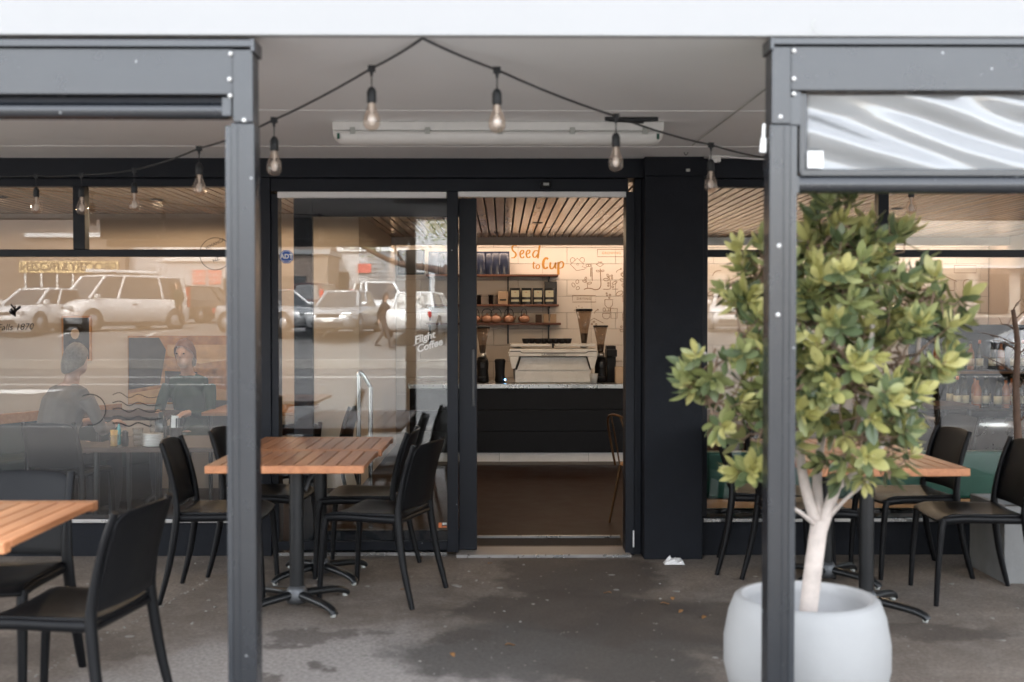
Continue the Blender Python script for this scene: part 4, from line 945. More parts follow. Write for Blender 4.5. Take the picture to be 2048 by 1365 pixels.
def bag(w, h, d, mat):
    t = thing('coffee_bag', 'bag', 'bag'); m = MB()
    def side(s): return lambda u, v: ((u - .5) * w * (1 - .06 * v), s * (d / 2) * (1 - .92 * max(0, v - .15) ** 1.3) * (.5 + .5 * math.sin(math.pi * min(.97, max(.03, u)))) , v * h)
    n = 10; vs = []; fs = []
    for j in range(n + 1):
        v = j / n; dd = d / 2 * (1 - .93 * v ** 2.2); ww = w / 2 * (1 - .03 * v)
        vs += [(-ww, -dd * .6, v * h), (-ww * .5, -dd, v * h), (ww * .5, -dd, v * h), (ww, -dd * .6, v * h), (ww, dd * .6, v * h), (0, dd, v * h), (-ww, dd * .6, v * h)]
    for j in range(n):
        for k in range(7): k2 = (k + 1) % 7; fs.append((j * 7 + k, j * 7 + k2, j * 7 + 7 + k2, j * 7 + 7 + k))
    fs.append(tuple(range(n * 7, n * 7 + 7))); m.add(vs, fs, True); m.build('bag_body', mat, t)
    m = MB(); m.box(-w / 2 * .97, w / 2 * .97, -.004, .004, h * .965, h * 1.0); m.build('top_seal', mat, t); return t
nb_ = bag(.135, .275, .10, 'bag_navy'); yS = Yd(ds) - .045
names = ['first', 'second', 'third', 'fourth', 'fifth', 'sixth']
for i, px in enumerate((868, 890, 960, 979, 993, 1008)):
    o = place(nb_, i > 0, (at(px, 540, ds - .05).x, yS - .01 * (i % 3), SHZ[0] + .002), R(rt.uniform(-9, 9)), names[i] + ' navy foil coffee bag from the left on the top shelf', 'navy coffee bags on the top shelf')
lb = bag(.125, .195, .075, 'bag_black')
B(-.048, .048, -.0445, -.0395, .085, .165).build('label', 'label_cream', lb); B(-.048, .048, -.0445, -.0395, .03, .055).build('label', 'label_cream', lb)
B(-.012, .012, -.0462, -.0448, .135, .150).build('print', 'kraft', lb)
for i, px in enumerate((1030, 1053, 1076, 1099)):
    place(lb, i > 0, (at(px, 600, ds - .09).x, yS - .03, SHZ[1] + .002), R(rt.uniform(-4, 4)), names[i] + ' black coffee bag with cream label from the left on the middle shelf', 'labelled black coffee bags on the middle shelf')
x = at(1101, 590, ds).x; tag(B(x - .07, x + .08, Yd(ds) + .03, Yd(ds) + .09, SHZ[1] + .001, SHZ[1] + .28).build('black_box', 'bag_black', bevel=.003), 'tall black box behind the rightmost labelled bag', 'box')
x = at(1006, 600, ds).x; kb = tag(B(x - .06, x + .06, yS - .05, yS + .05, SHZ[1] + .001, SHZ[1] + .155).build('kraft_box', 'kraft', bevel=.003), 'kraft cardboard box left of the labelled bags on the middle shelf', 'box'); B(x - .04, x + .04, yS - .0525, yS - .0505, SHZ[1] + .045, SHZ[1] + .062).build('printed_stripe', 'ink_black', kb)
for i, px in enumerate((958, 982)):
    x = at(px, 600, ds).x; jr = thing('press_pot', ('left' if i == 0 else 'right') + ' small black press pot on the middle shelf by the kraft box', 'press pot', (x, yS, SHZ[1]), 'press pots on the middle shelf')
    MB().lathe([(.026, 0), (.026, .09), (.031, .095), (.031, .105), (.01, .108), (0, .108)], c=(x, yS, SHZ[1] + .001), seg=16).build('pot_body', 'counter_black', jr); MB().lathe([(.036, .0), (.036, .006), (0, .006)], c=(x, yS, SHZ[1] + .11), seg=16).build('lid', 'counter_black', jr)
tpz = SHZ[2]
tpot = thing('teapot', 'teapot', 'teapot')
MB().lathe([(.035, 0), (.058, .012), (.072, .04), (.066, .07), (.04, .09), (.03, .095), (.012, .1), (.012, .112), (0, .115)], seg=22).build('pot_body', 'teapot_copper', tpot)
MB().tube(smoothline([(.06, 0, .035), (.09, 0, .05), (.105, 0, .085)], 4), [.014, .013, .011, .01, .009, .008, .008, .007, .007], 8).build('spout', 'teapot_copper', tpot)
MB().tube(smoothline([(-.06, 0, .07), (-.062, 0, .12), (-.04, 0, .158), (0, 0, .165), (.04, 0, .158), (.062, 0, .12), (.06, 0, .07)], 5), .0042, 7).build('wire_handle', 'black_metal', tpot)
for i, px in enumerate((950, 974, 992, 1018, 1048)):
    place(tpot, i > 0, (at(px, 640, ds - .05).x, yS - .02, tpz + .001), R(25 * i - 40), names[i] + ' copper-coloured teapot from the left on the bottom shelf', 'teapots on the bottom shelf')
for px, wd, hh, mt, lab in ((1077, .075, .10, 'dark_wood', 'dark little box right of the teapots on the bottom shelf'), (1092, .06, .105, 'kraft', 'pink-brown box between the dark box and the shelf end'), (1106, .075, .105, 'kraft', 'brown box at the right end of the bottom shelf')):
    x = at(px, 640, ds).x; tag(B(x - wd / 2, x + wd / 2, yS - .04, yS + .04, tpz + .001, tpz + hh).build('tea_box', mt, bevel=.002), lab, 'box')

# ---- hand-painted mural on the block wall
yw = yb - .0145
def cw(cx, cy): v = at(1000 + cx * .14656, 470 + cy * .14656, D_BACK - .0145); return (v.x, v.z)
def sl(pts, n=5): return [(p.x, p.z) for p in smoothline([(a, 0, b) for a, b in (cw(*q) for q in pts)], n)]
mur = thing('wall_mural', 'hand-painted orange Seed to Cup lettering and line drawings on the block wall', 'mural', (*[cw(900, 500)[0], yw], cw(900, 500)[1]))
let = MB()
for pts, wd in (([(228, 152), (192, 145), (166, 172), (176, 215), (212, 250), (216, 285), (190, 312), (152, 315)], .020),
    ([(275, 268), (312, 252), (322, 222), (298, 212), (274, 250), (282, 302), (308, 315), (330, 296)], .018), ([(360, 266), (397, 250), (407, 220), (383, 210), (359, 248), (367, 300), (393, 313), (415, 294)], .018),
    ([(522, 225), (482, 216), (450, 258), (456, 300), (486, 305), (522, 258)], .018), ([(542, 145), (528, 230), (516, 322)], .020),
    ([(462, 368), (455, 430), (463, 458), (474, 452)], .014), ([(440, 396), (482, 390)], .012), ([(515, 408), (492, 430), (500, 460), (525, 462), (540, 435), (530, 410), (515, 408)], .013),
    ([(655, 335), (628, 315), (596, 355), (590, 425), (614, 460), (655, 442)], .027), ([(690, 375), (683, 430), (700, 465), (738, 438), (762, 378)], .020), ([(762, 378), (756, 440), (768, 462)], .018),
    ([(800, 372), (796, 450), (796, 545)], .026), ([(800, 392), (840, 364), (866, 395), (852, 445), (806, 458)], .018)):
    MB().ribbon(sl(pts), wd, yw, taper=True).build('lettering', 'ink_orange', mur)
dr = MB(); W_ = .0062
def circ(cx, cy, rx, ry, a0=0, a1=360, rot=0): return [(cx + rx * math.cos(R(a)) * math.cos(rot) - ry * math.sin(R(a)) * math.sin(rot), cy + rx * math.cos(R(a)) * math.sin(rot) + ry * math.sin(R(a)) * math.cos(rot)) for a in [a0 + (a1 - a0) * i / 14 for i in range(15)]]
def line(pts, smooth=True, wd=W_): MB().ribbon(sl(pts, 4) if smooth else sl(pts, 1), wd, yw).build('drawn_line', 'ink_brown', mur)
line([(962, 405), (1055, 320), (1145, 400), (1118, 435), (1180, 452), (1150, 470), (1045, 490), (962, 405)], False); line(circ(992, 350, 32, 38, 120, 370)); line(circ(1122, 345, 32, 34, 180, 420)); line(circ(1060, 403, 14, 14), wd=.004)
line(circ(1192, 420, 18, 16)); line(circ(1222, 418, 16, 16)); line([(1236, 450), (1236, 570)]); line([(1258, 440), (1262, 630)]); line([(1246, 455), (1246, 570)], wd=.004)
line([(1310, 400), (1340, 395), (1340, 368), (1368, 385), (1392, 368), (1392, 395), (1416, 400), (1366, 438), (1310, 400)], False)
line([(1368, 462), (1374, 600), (1376, 690), (1350, 738), (1295, 750), (1250, 735), (1195, 730), (1145, 746)], wd=.009)
for a in ((1335, 495, 22, 12, .2), (1402, 492, 20, 11, -.2), (1150, 635, 24, 12, .4), (1170, 595, 12, 18, .2), (1225, 660, 26, 13, -.25), (1448, 612, 34, 18, .1), (1475, 560, 14, 26, -.5), (1565, 655, 36, 16, -.5), (1668, 545, 16, 26, -.4), (1665, 620, 30, 18, .5), (1003, 685, 20, 30, -.5), (1055, 640, 20, 26, .2), (1062, 728, 24, 20, -.6)): line(circ(a[0], a[1], a[2], a[3], rot=a[4]))
for a in ((1480, 660, 10), (1478, 695, 10), (1538, 710, 12), (1525, 560, 12), (1530, 595, 11)): line(circ(a[0], a[1], a[2], a[2]))
line([(1195, 730), (1192, 670), (1175, 620)]); line([(1408, 742), (1490, 742), (1508, 720), (1502, 620), (1470, 560)]); line([(1530, 742), (1610, 742)]); line([(1588, 515), (1600, 490), (1655, 465)]); line([(1640, 455), (1658, 464), (1648, 480)]); line([(1668, 560), (1700, 600), (1712, 700)])
for x0, y0_, x1, y1_ in ((1330, 200, 1716, 300), (990, 828, 1308, 918), (1675, 822, 1990, 912)): line([(x0, y0_), (x1, y0_), (x1, y1_), (x0, y1_), (x0, y0_)], False)
line([(1430, 885), (1540, 885), (1535, 960), (1500, 998), (1465, 998), (1432, 955), (1430, 885)], False); line([(1400, 1075), (1500, 1072), (1498, 1125), (1470, 1148), (1425, 1146), (1402, 1120), (1400, 1075)], False); line([(1510, 1005), (1600, 1005), (1598, 1140), (1515, 1142), (1510, 1005)], False)
line([(1435, 1005), (1435, 1040), (1505, 1040), (1505, 1000)], False); line(circ(1422, 1022, 16, 24)); line([(1485, 998), (1485, 1040)]); line([(1220, 1180), (1280, 1138), (1410, 1205)], False); line(circ(1282, 1188, 12, 10)); line(circ(1255, 1218, 12, 10)); line(circ(1312, 1222, 12, 10)); line([(1285, 1075), (1300, 1045), (1340, 1020)]); line([(1325, 1015), (1342, 1018), (1336, 1036)])
for a in ((1455, 800, 9), (1462, 830, 9), (1500, 820, 11), (1492, 860, 9), (1655, 1255, 12)): line(circ(a[0], a[1], a[2], a[2]))
line([(1635, 1295), (1690, 1295), (1680, 1322), (1650, 1325), (1635, 1295)], False); line([(1035, 985), (1045, 998)]); line([(1075, 965), (1075, 980)]); line([(1125, 985), (1115, 998)]); line([(1008, 1028), (1025, 1028)])
line([(1675, 1170), (1675, 1080), (1700, 1040), (1760, 1035), (1800, 1080), (1800, 1170), (1675, 1170)], False); line([(1675, 1130), (1800, 1130)], False)
# drawings further right, behind the window
for k, ox in enumerate((1450, 2700, 4300, 5500)):
    line([(ox + 700, 420), (ox + 1000, 420), (ox + 1000, 520), (ox + 700, 520), (ox + 700, 420)], False); line([(ox + 400, 640), (ox + 560, 560), (ox + 740, 640)], False); line([(ox + 430, 640), (ox + 430, 760), (ox + 700, 760), (ox + 700, 640)], False)
    line(circ(ox + 880, 680, 60, 70)); line([(ox + 820, 760), (ox + 960, 760), (ox + 960, 880), (ox + 820, 880), (ox + 820, 760)], False); line([(ox + 200, 560), (ox + 240, 500), (ox + 320, 490)]); line(circ(ox + 260, 700, 50, 26, rot=.5)); line(circ(ox + 180, 800, 50, 26, rot=-.5))
c = cw(1520, 250); text('word', 'GROWING', .042, 'ink_orange', (c[0], yw, c[1]), mur, spacing=1.2); c = cw(1145, 875); text('word', 'DRYING', .042, 'ink_brown', (c[0], yw, c[1]), mur, spacing=1.2); c = cw(1366, 372); text('word', 'START', .016, 'ink_brown', (c[0], yw, c[1]), mur)

# ---- wall monitor above the counter, left end
p = at(822, 525, 13.8); mo = thing('wall_monitor', 'black wall monitor left of the shelves behind the glass door', 'monitor', (p.x, 13.8 + CAM_Y, p.z))
M = Matrix.Rotation(R(-25), 3, 'Z'); m = MB().box(-.18, .18, -.02, .02, -.15, .15); m.v = [M @ v + p for v in m.v]; m.build('casing', 'black_plastic', mo, bevel=.005)
m = MB().box(-.17, .17, -.0225, -.0205, -.14, .14); m.v = [M @ v + p for v in m.v]; m.build('screen', 'shop_glass', mo)
B(p.x - .02, p.x + .02, p.y + .02, yb - .013, p.z - .03, p.z + .03).build('mount', 'black_metal', mo)

# ---- bronze bistro chair by the door
bc = thing('bistro_chair', 'bronze tube bistro chair half hidden by the right door jamb', 'chair', (at(1262, 1000, 8.6).x, Yd(8.55), ZF))
o = Vector((at(1252, 900, 8.55).x + .14, Yd(8.55), ZF)); zc_ = .45
m = MB(); m.lathe([(.0, .445), (.17, .445), (.185, .452), (.185, .465), (.17, .47), (0, .466)], c=o, seg=24); m.build('seat', 'oak_wood', bc)
RB = Matrix.Rotation(R(28), 3, 'Z')
def bq(pts): return [o + RB @ v for v in smoothline(pts, 6)]
MB().tube(bq([(-.15, -.17, .44), (-.195, -.165, .62), (-.25, -.12, .80), (-.27, 0, .84), (-.25, .12, .80), (-.195, .165, .62), (-.15, .17, .44)]), .009, 10).build('back_hoop', 'bronze', bc)
MB().tube(bq([(-.165, -.09, .46), (-.20, -.085, .62), (-.26, -.06, .825)]), .006, 8).build('back_rod', 'bronze', bc); MB().tube(bq([(-.165, .09, .46), (-.20, .085, .62), (-.26, .06, .825)]), .006, 8).build('back_rod', 'bronze', bc)
for sx in (-1, 1):
    for sy in (-1, 1): MB().tube([o + RB @ Vector((sx * .13, sy * .13, .445)), o + RB @ Vector((sx * .19, sy * .19, .0))], [.012, .009], 10).build('leg', 'bronze', bc)

# ---- dining side, left window
def box_table(name, x0, x1, y0, y1, z, mat, label, legs=True, th=.03):
    t = thing(name, label, 'table', ((x0 + x1) / 2, (y0 + y1) / 2, ZF)); B(x0, x1, y0, y1, z - th, z).build('tabletop', mat, t, bevel=.004)
    for x in (x0 + .06, x1 - .06):
        for y in (y0 + .06, y1 - .06): MB().tube([(x, y, ZF), (x, y, z - th)], .018, 10).build('leg', 'black_metal', t)
    return t
box_table('dining_table', at(165, 900, 7.1).x, at(575, 900, 7.1).x, .24, .98, .63, 'dark_wood', 'dark wood table just inside the left window with plates on it')
box_table('dining_table', -2.5, -1.66, Yd(9.45), Yd(10.3), .655, 'oak_wood', 'honey wood table against the beige wall under the sepia print')
box_table('dining_table', -3.55, -2.75, Yd(9.2), Yd(9.9), .64, 'dark_wood', 'dark table in front of the seated grey-haired person')
bn = thing('bench_seat', 'wall bench with honey wood rail and dark teal panels at far left', 'bench', (-4.2, Yd(9.8), ZF))
m = MB(); A0, A1 = Vector((-4.6, Yd(7.6), 0)), Vector((-3.2, Yd(10.2), 0))
M = Matrix.Translation((-4.0, Yd(8.9), 0)) @ Matrix.Rotation(R(62), 4, 'Z')
MB().box(-1.6, 1.35, .0, .05, .60, .68, M).build('rail', 'oak_wood', bn, bevel=.004); MB().box(-1.6, 1.35, .05, .09, ZF, .60, M).build('back_panel', 'teal_dark', bn); MB().box(-1.6, 1.35, -.4, -.001, ZF + .30, .36, M).build('seat_cushion', 'teal_dark', bn, bevel=.02); MB().box(-1.6, 1.35, -.36, -.002, ZF, ZF + .299, M).build('seat_base', 'counter_black', bn)
for i, ((x, D), a, lab) in enumerate((((-3.2, 8.42), 80, 'black cafe chair under the grey-haired person'), ((-2.62, 10.0), -95, 'black cafe chair under the person in the green jacket'), ((-1.55, 9.8), 175, 'black cafe chair at the right end of the honey wood table'), ((-1.62, 8.3), 120, 'black cafe chair inside behind the dark window table'))):
    o = copy_tree(chair); o.location = (x, Yd(D), ZF); o.rotation_euler = (0, 0, R(a)); o['label'] = lab; o['group'] = 'black chairs inside the cafe'
# things on the window table
zt_ = .631
def tt(px, D): return (at(px, 900, D).x, Yd(D), zt_)
m = MB()
c = tt(306, 7.2)
for k in range(8): MB_ = m.lathe([(.045, k * .010), (.062, k * .010 + .006), (.065, k * .010 + .009), (.0, k * .010 + .005)], c=c, seg=24)
tag(m.build('plate_stack', 'plate_white'), 'stack of white side plates on the dark window table', 'plates')
for i, (px, D, h, lab) in enumerate(((276, 7.18, .115, 'pair of stacked tumblers left of the white plates'), (309, 7.45, .15, 'taller tower of stacked tumblers behind the white plates'))):
    m = MB(); c = tt(px, D)
    for k in range(3): m.lathe([(.026, k * h / 3.2), (.033, k * h / 3.2 + h * .38), (.031, k * h / 3.2 + h * .38), (.024, k * h / 3.2 + .004)], c=c, seg=18)
    tag(m.build('tumbler_stack', 'clear_glass'), lab, 'glasses')
c = Vector(tt(228, 7.12)); sj = thing('sugar_jar', 'small glass of orange sugar sachets at the table corner', 'jar', c); MB().lathe([(.022, 0), (.032, .08), (.030, .08), (.021, .004)], c=c, seg=16).build('glass_body', 'clear_glass', sj); m = MB()
for k in range(7): m.box(-.012, .012, -.002, .002, .01, .11, Matrix.Translation(c + Vector((rt.uniform(-.012, .012), rt.uniform(-.012, .012), 0))) @ Matrix.Rotation(rt.uniform(0, 3), 4, 'Z') @ Matrix.Rotation(rt.uniform(-.2, .2), 4, 'Y'))
m.build('sachets', 'sugar_orange', sj)
c = Vector(tt(238, 7.3)); tag(MB().tube([c, c + Vector((0, 0, .09)), c + Vector((0, 0, .13))], [.014, .014, .006], 12).build('sauce_bottle', 'teal_plastic'), 'little teal bottle beside the sugar sachets', 'bottle')
c = Vector(tt(250, 7.2)); tag(MB().lathe([(.02, 0), (.024, .04), (.018, .07), (.022, .085), (.012, .10), (0, .1)], c=c, seg=14).build('pepper_mill', 'counter_black'), 'small dark pepper mill between sachets and tumblers', 'mill')
c = Vector(tt(323, 7.5)); wb = thing('water_bottle', 'dark bottle with a loop handle behind the tumblers', 'bottle', c); MB().lathe([(.036, 0), (.038, .02), (.038, .12), (.02, .16), (.018, .19), (0, .192)], c=c, seg=18).build('bottle_body', 'bottle_dark', wb); MB().tube([c + v for v in smoothline([(.03, 0, .13), (.06, 0, .15), (.055, 0, .09), (.036, 0, .06)], 4)], .004, 6).build('loop_handle', 'black_metal', wb)
c = Vector(tt(352, 7.4)); cc = thing('cutlery_cup', 'black cup of napkins and dark cutlery on the window table', 'cutlery cup', c); MB().lathe([(.036, 0), (.042, .10), (.039, .10), (.034, .006), (0, .005)], c=c, seg=18).build('cup_body', 'counter_black', cc); m = MB()
m.box(-.022, .022, -.004, .004, .02, .175, Matrix.Translation(c + Vector((-.014, 0, 0))) @ Matrix.Rotation(.05, 4, 'Y')); m.build('napkins', 'paper_white', cc); m = MB()
for k in range(8): q = c + Vector((rt.uniform(-.0, .03), rt.uniform(-.02, .02), .02)); m.tube([q, q + Vector((rt.uniform(.0, .05), rt.uniform(-.02, .02), .14))], [.003, .006], 6)
m.build('cutlery', 'black_metal', cc)
# wall pictures
dw = D_LEFT - .03
def wl_(px, py): return at(px, py, dw)
a, b = wl_(255, 672), wl_(456, 809); sp = thing('sepia_print', 'large sepia print of an old wooden house on the beige wall', 'picture', ((a.x + b.x) / 2, Yd(dw), b.z))
B(a.x, b.x, Yd(dw), yl - .001, b.z, a.z).build('print_panel', 'art_sepia', sp)
def flat(name, pts, mat, k): MB().prism([(wl_(*q).x, wl_(*q).z) for q in pts], -.001, 0, Mx(Yd(dw) - .002 * k)).build(name, mat, sp)
flat('printed_ground', [(257, 806), (454, 806), (454, 780), (360, 770), (257, 788)], 'art_sand', 1); flat('printed_sky', [(335, 690), (454, 690), (454, 720), (400, 728), (335, 712)], 'art_sand', 1)
flat('printed_trees', [(257, 780), (320, 770), (332, 700), (318, 676), (257, 676)], 'art_dark', 1); flat('printed_house', [(330, 785), (395, 778), (395, 745), (385, 725), (345, 722), (330, 742)], 'art_dark', 2); flat('printed_roof', [(326, 742), (345, 720), (388, 722), (402, 745)], 'art_sepia', 3); flat('printed_wall', [(364, 779), (390, 776), (390, 746), (364, 748)], 'art_sand', 3)
flat('printed_cart', [(336, 805), (352, 805), (358, 790), (346, 782), (334, 792)], 'art_dark', 2)
a, b = wl_(122, 632), wl_(182, 722); pp = thing('framed_portrait', 'narrow framed dark portrait with orange edges on the beige wall', 'picture', ((a.x + b.x) / 2, Yd(dw), b.z))
B(a.x, b.x, Yd(dw) + .006, yl - .001, b.z, a.z).build('frame', 'oak_wood', pp, bevel=.002); B(a.x + .018, b.x - .018, Yd(dw) + .003, Yd(dw) + .0055, b.z + .018, a.z - .018).build('print_panel', 'art_dark', pp)
c = wl_(150, 690); MB().prism([(c.x - .06, b.z + .02), (c.x + .07, b.z + .02), (c.x + .06, c.z + .03), (c.x, c.z + .07), (c.x - .06, c.z + .03)], -.001, 0, Mx(Yd(dw) + .002)).build('printed_figure', 'cloth_black', pp)
MB().prism([(c.x + .04 * math.cos(k * .6), c.z + .10 + .05 * math.sin(k * .6)) for k in range(10)], -.001, 0, Mx(Yd(dw) + .001)).build('printed_face', 'kraft', pp)
# steel hand rail inside the glass
rl = MB(); p = at(738, 830, 8.2); z = ZF; q0 = at(717, 747, 8.2); q1 = at(741, 775, 8.2)
tag(rl.tube([(q0.x, q0.y, ZF)] + [v for v in smoothline([(q0.x, q0.y, q0.z - .05), q0, q0 + Vector((.03, 0, -.005)), q1 + Vector((-.006, 0, .012)), q1, (q1.x, q1.y, q1.z - .1)], 4)] + [(q1.x, q1.y, ZF)], .017, 12).build('hand_rail', 'chrome'), 'bent polished steel rail standing inside the sliding door pane', 'rail')
# recessed downlights (lit)
dlm = None
for i, (x, D, lab) in enumerate(((-3.9, 8.9, 'recessed downlight in the slats over the far left bench'), (-2.75, 9.1, 'recessed downlight over the grey-haired person'), (-1.9, 9.2, 'recessed downlight over the honey wood table'), (.35, 11.3, 'recessed downlight before the service counter'), (2.2, 9.0, 'recessed downlight over the green bench'), (3.4, 9.8, 'recessed downlight over the bottle bar'))):
    t = thing('downlight', lab, 'ceiling light', (x, Yd(D), Z_CEIL), 'recessed downlights in the slatted ceiling')
    MB().lathe([(.055, -.004), (.045, -.006), (.042, .0), (.055, .0)], c=(x, Yd(D), Z_CEIL), seg=24).build('trim_ring', 'black_metal', t); MB().lathe([(.04, -.001), (0, -.002)], c=(x, Yd(D), Z_CEIL), seg=20).build('lamp_face', 'lamp_warm', t)
    L = bpy.data.lights.new('downlight_beam', 'SPOT'); L.energy = 3.1 if x < -1 else (4.0 if x < 1 else 4.5); L.color = (1.0, .72, .46); L.spot_size = R(176); L.spot_blend = .12; L.shadow_soft_size = .04
    lo = bpy.data.objects.new('downlight_beam', L); COL.objects.link(lo); lo.parent = t; lo.location = (0, 0, -.03)

# ---- right-hand side: bottle bar, green bench
dbr = 10.6; yy = Yd(dbr); zb_ = at(1980, 818, dbr).z
br_ = thing('bottle_bar', 'curved steel and black bar carrying wine bottles at far right', 'bar', (4.3, yy, ZF))
cx = at(2000, 818, dbr).x
MB().lathe([(.30, ZF), (.30, ZF + .1), (.42, zb_ - .22), (.50, zb_ - .07)], c=(cx, yy + .3, 0), seg=36, sx=1.2).build('bar_front', 'steel', br_); MB().lathe([(.50, zb_ - .0695), (.56, zb_ - .05), (.56, zb_ - .002), (.54, zb_)], c=(cx, yy + .3, 0), seg=36, sx=1.2).build('bar_top', 'counter_black', br_)
B(cx - .35, 5.6, yy + .55, yy + .58, zb_ + .30, zb_ + .325).build('glass_rail', 'bronze', br_); B(cx - .36, cx - .33, yy + .55, yy + .58, zb_, zb_ + .30).build('post', 'black_metal', br_)
bmats = ['bottle_dark', 'bottle_dark', 'bottle_amber', 'bottle_dark', 'bottle_dark', 'bottle_amber', 'bottle_dark', 'bottle_dark', 'bottle_amber', 'bottle_dark', 'bottle_dark', 'bottle_dark']
def bottle(x, y, z, mat, cap, label):
    t = thing('wine_bottle', label, 'bottle', (x, y, z), 'bottles on the bar')
    MB().lathe([(.034, 0), (.036, .01), (.036, .17), (.030, .195), (.014, .225), (.0135, .285)], c=(x, y, z), seg=16).build('bottle_body', mat, t); MB().lathe([(.0145, .262), (.0145, .298), (0, .3)], c=(x, y, z), seg=12).build('cap', cap, t); MB().lathe([(.0368, .04), (.0368, .115)], c=(x, y, z), seg=16).build('label', 'label_cream' if mat == 'bottle_dark' else 'kraft', t)
ords = ['first', 'second', 'third', 'fourth', 'fifth', 'sixth', 'seventh', 'eighth', 'ninth', 'tenth', 'eleventh', 'twelfth']
for i in range(12):
    bottle(cx - .34 + i * .085, yy + .02 + .05 * (i % 2) + .16 * abs(i - 5) / 6, zb_ + .001, bmats[i], 'bottle_orange' if i in (0, 6) else 'bottle_dark', ords[i] + ' bottle from the left along the front of the bar')
B(cx - .5, 5.7, yy + .98, yy + 1.02, ZF, zb_ + .78).build('dark_backing', 'counter_black', br_); B(cx - .45, 5.7, yy + .72, yy + .975, zb_ + .30, zb_ + .325).build('back_shelf', 'dark_wood', br_)  # dark panel added to darken the view behind the bottles
for i in range(10): bottle(cx - .38 + i * .11, yy + .82 + .05 * (i % 2), zb_ + .326, ['bottle_dark', 'bottle_amber', 'bottle_dark'][i % 3], ['bottle_dark', 'bottle_orange'][i % 4 == 1], ords[i] + ' bottle from the left on the shelf behind the bar')
for i in range(8): bottle(cx - .30 + i * .12, yy + .42, zb_ + .001, ['bottle_dark', 'bottle_dark', 'bottle_amber'][i % 3], 'bottle_dark', ords[i] + ' bottle from the left in the second row on the bar top')
gb = thing('green_bench', 'green upholstered bench along the right window inside', 'bench', (2.4, .5, ZF))
B(1.28, 4.4, .26, .34, .30, .60).build('backrest', 'green_paint', gb, bevel=.02); B(1.28, 4.4, .345, .80, .22, .33).build('seat_cushion', 'green_paint', gb, bevel=.02); B(1.28, 4.4, .27, .33, .24, .296).build('rail', 'oak_wood', gb, bevel=.003); B(1.3, 4.38, .36, .76, ZF, .215).build('base', 'counter_black', gb)
box_table('dining_table', at(1858, 812, 9.6).x, at(1925, 812, 9.6).x + .1, Yd(9.5), Yd(10.1), .70, 'dark_wood', 'small dark wood table left of the bottle bar')
box_table('dining_table', 1.9, 2.6, Yd(8.2), Yd(8.9), .63, 'dark_wood', 'dark cafe table behind the green bench')
for i, ((x, D), a, lab) in enumerate((((2.25, 9.25), -90, 'black cafe chair beyond the dark table behind the green bench'), ((3.25, 8.6), 200, 'black cafe chair right of the dark table behind the green bench'))):
    o = copy_tree(chair); o.location = (x, Yd(D), ZF); o.rotation_euler = (0, 0, R(a)); o['label'] = lab; o['group'] = 'black chairs inside the cafe'

# ---- graphics stuck to the glass
yg = .0655
def gw(px, py): v = at(px, py, DF + .065); return (v.x, v.z)
def gsl(pts, n=5): return [(p.x, p.z) for p in smoothline([(a, 0, b) for a, b in (gw(*q) for q in pts)], n)]
def gline(name, pts, wd, n=5): MB().ribbon(gsl(pts, n), wd, yg).build(name, 'ink_black', winL)
for k, y in enumerate((790, 806, 819, 834, 847)):
    gline('wave_line', [(225, y), (240, y - 4 + k), (258, y + 6), (276, y - 1), (298, y + 6), (322 - (k == 4) * 20, y + 3)], .004 + .001 * k)
def gc(cx, cy, r, a0=0, a1=360): return [(cx + r * math.cos(R(a0 + (a1 - a0) * i / 28)), cy + r * math.sin(R(a0 + (a1 - a0) * i / 28))) for i in range(29)]
gline('stamp_ring', gc(180, 820, 31, -120, 100), .006, 2); gline('stamp_ring', gc(431, 508, 32, 40, 325), .0035, 2)
lm_ = MB(); lm_.ribbon(gsl([(30, 634), (30, 612)]), .008, yg)
for k in range(14): a = rt.uniform(0, 3.1); lm_.ribbon(gsl([(30, 632 - k), (30 + 12 * math.cos(a), 628 - k * 1.2 - 5 * math.sin(a))], 2), .009, yg)
lm_.build('plant_graphic', 'ink_black', winL)
p = gw(440, 486); text('stamp_lettering', 'WHANGA', .028, 'ink_black', (gw(430, 488)[0], yg, gw(430, 488)[1]), winL, tilt=.45)
p = gw(432, 520); text('stamp_lettering', 'NZ', .03, 'ink_black', (p[0], yg, p[1]), winL, tilt=.5)
p = gw(30, 655); text('window_lettering', 'Falls 1870', .055, 'ink_black', (p[0], yg, p[1]), winL, shear=.25, tilt=.03)
def dg_(px, py): v = at(px, py, DF + .027); return (v.x, v.z)
yd_ = .0265
c = dg_(573, 514); m = MB(); r_ = .043
oc = [(c[0] + r_ * math.cos(R(22.5 + 45 * k)), c[1] + r_ * math.sin(R(22.5 + 45 * k))) for k in range(8)]; m.prism(oc, 0, .001, Mx(yd_)); st_ = m.build('alarm_sticker', 'sign_blue', df_)
m = MB(); m.ribbon([(c[0] + (x - c[0]) * .86, c[1] + (z - c[1]) * .86) for x, z in oc + oc[:1]], .0025, yd_ - .0006); m.build('sticker_ring', 'ink_white', st_)
text('sticker_lettering', 'ADT', .038, 'ink_white', (c[0], yd_ - .0008, c[1] + .001), st_, offset=.0012)
text('sticker_lettering', 'ALWAYS THERE', .0085, 'ink_white', (c[0], yd_ - .0008, c[1] - .026), st_)
p = dg_(848, 676); text('door_lettering', 'Flight', .060, 'ink_white', (p[0], yd_, p[1]), df_, tilt=.30, shear=.35, offset=.0016)
p = dg_(858, 692); text('door_lettering', 'Coffee', .060, 'ink_white', (p[0], yd_, p[1]), df_, tilt=.30, shear=.35, offset=.0016)
m = MB(); m.ribbon([dg_(*q) for q in ((826, 692), (838, 686))], .004, yd_); m.ribbon([dg_(*q) for q in ((862, 690), (876, 683))], .004, yd_); m.build('door_lettering', 'ink_white', df_)
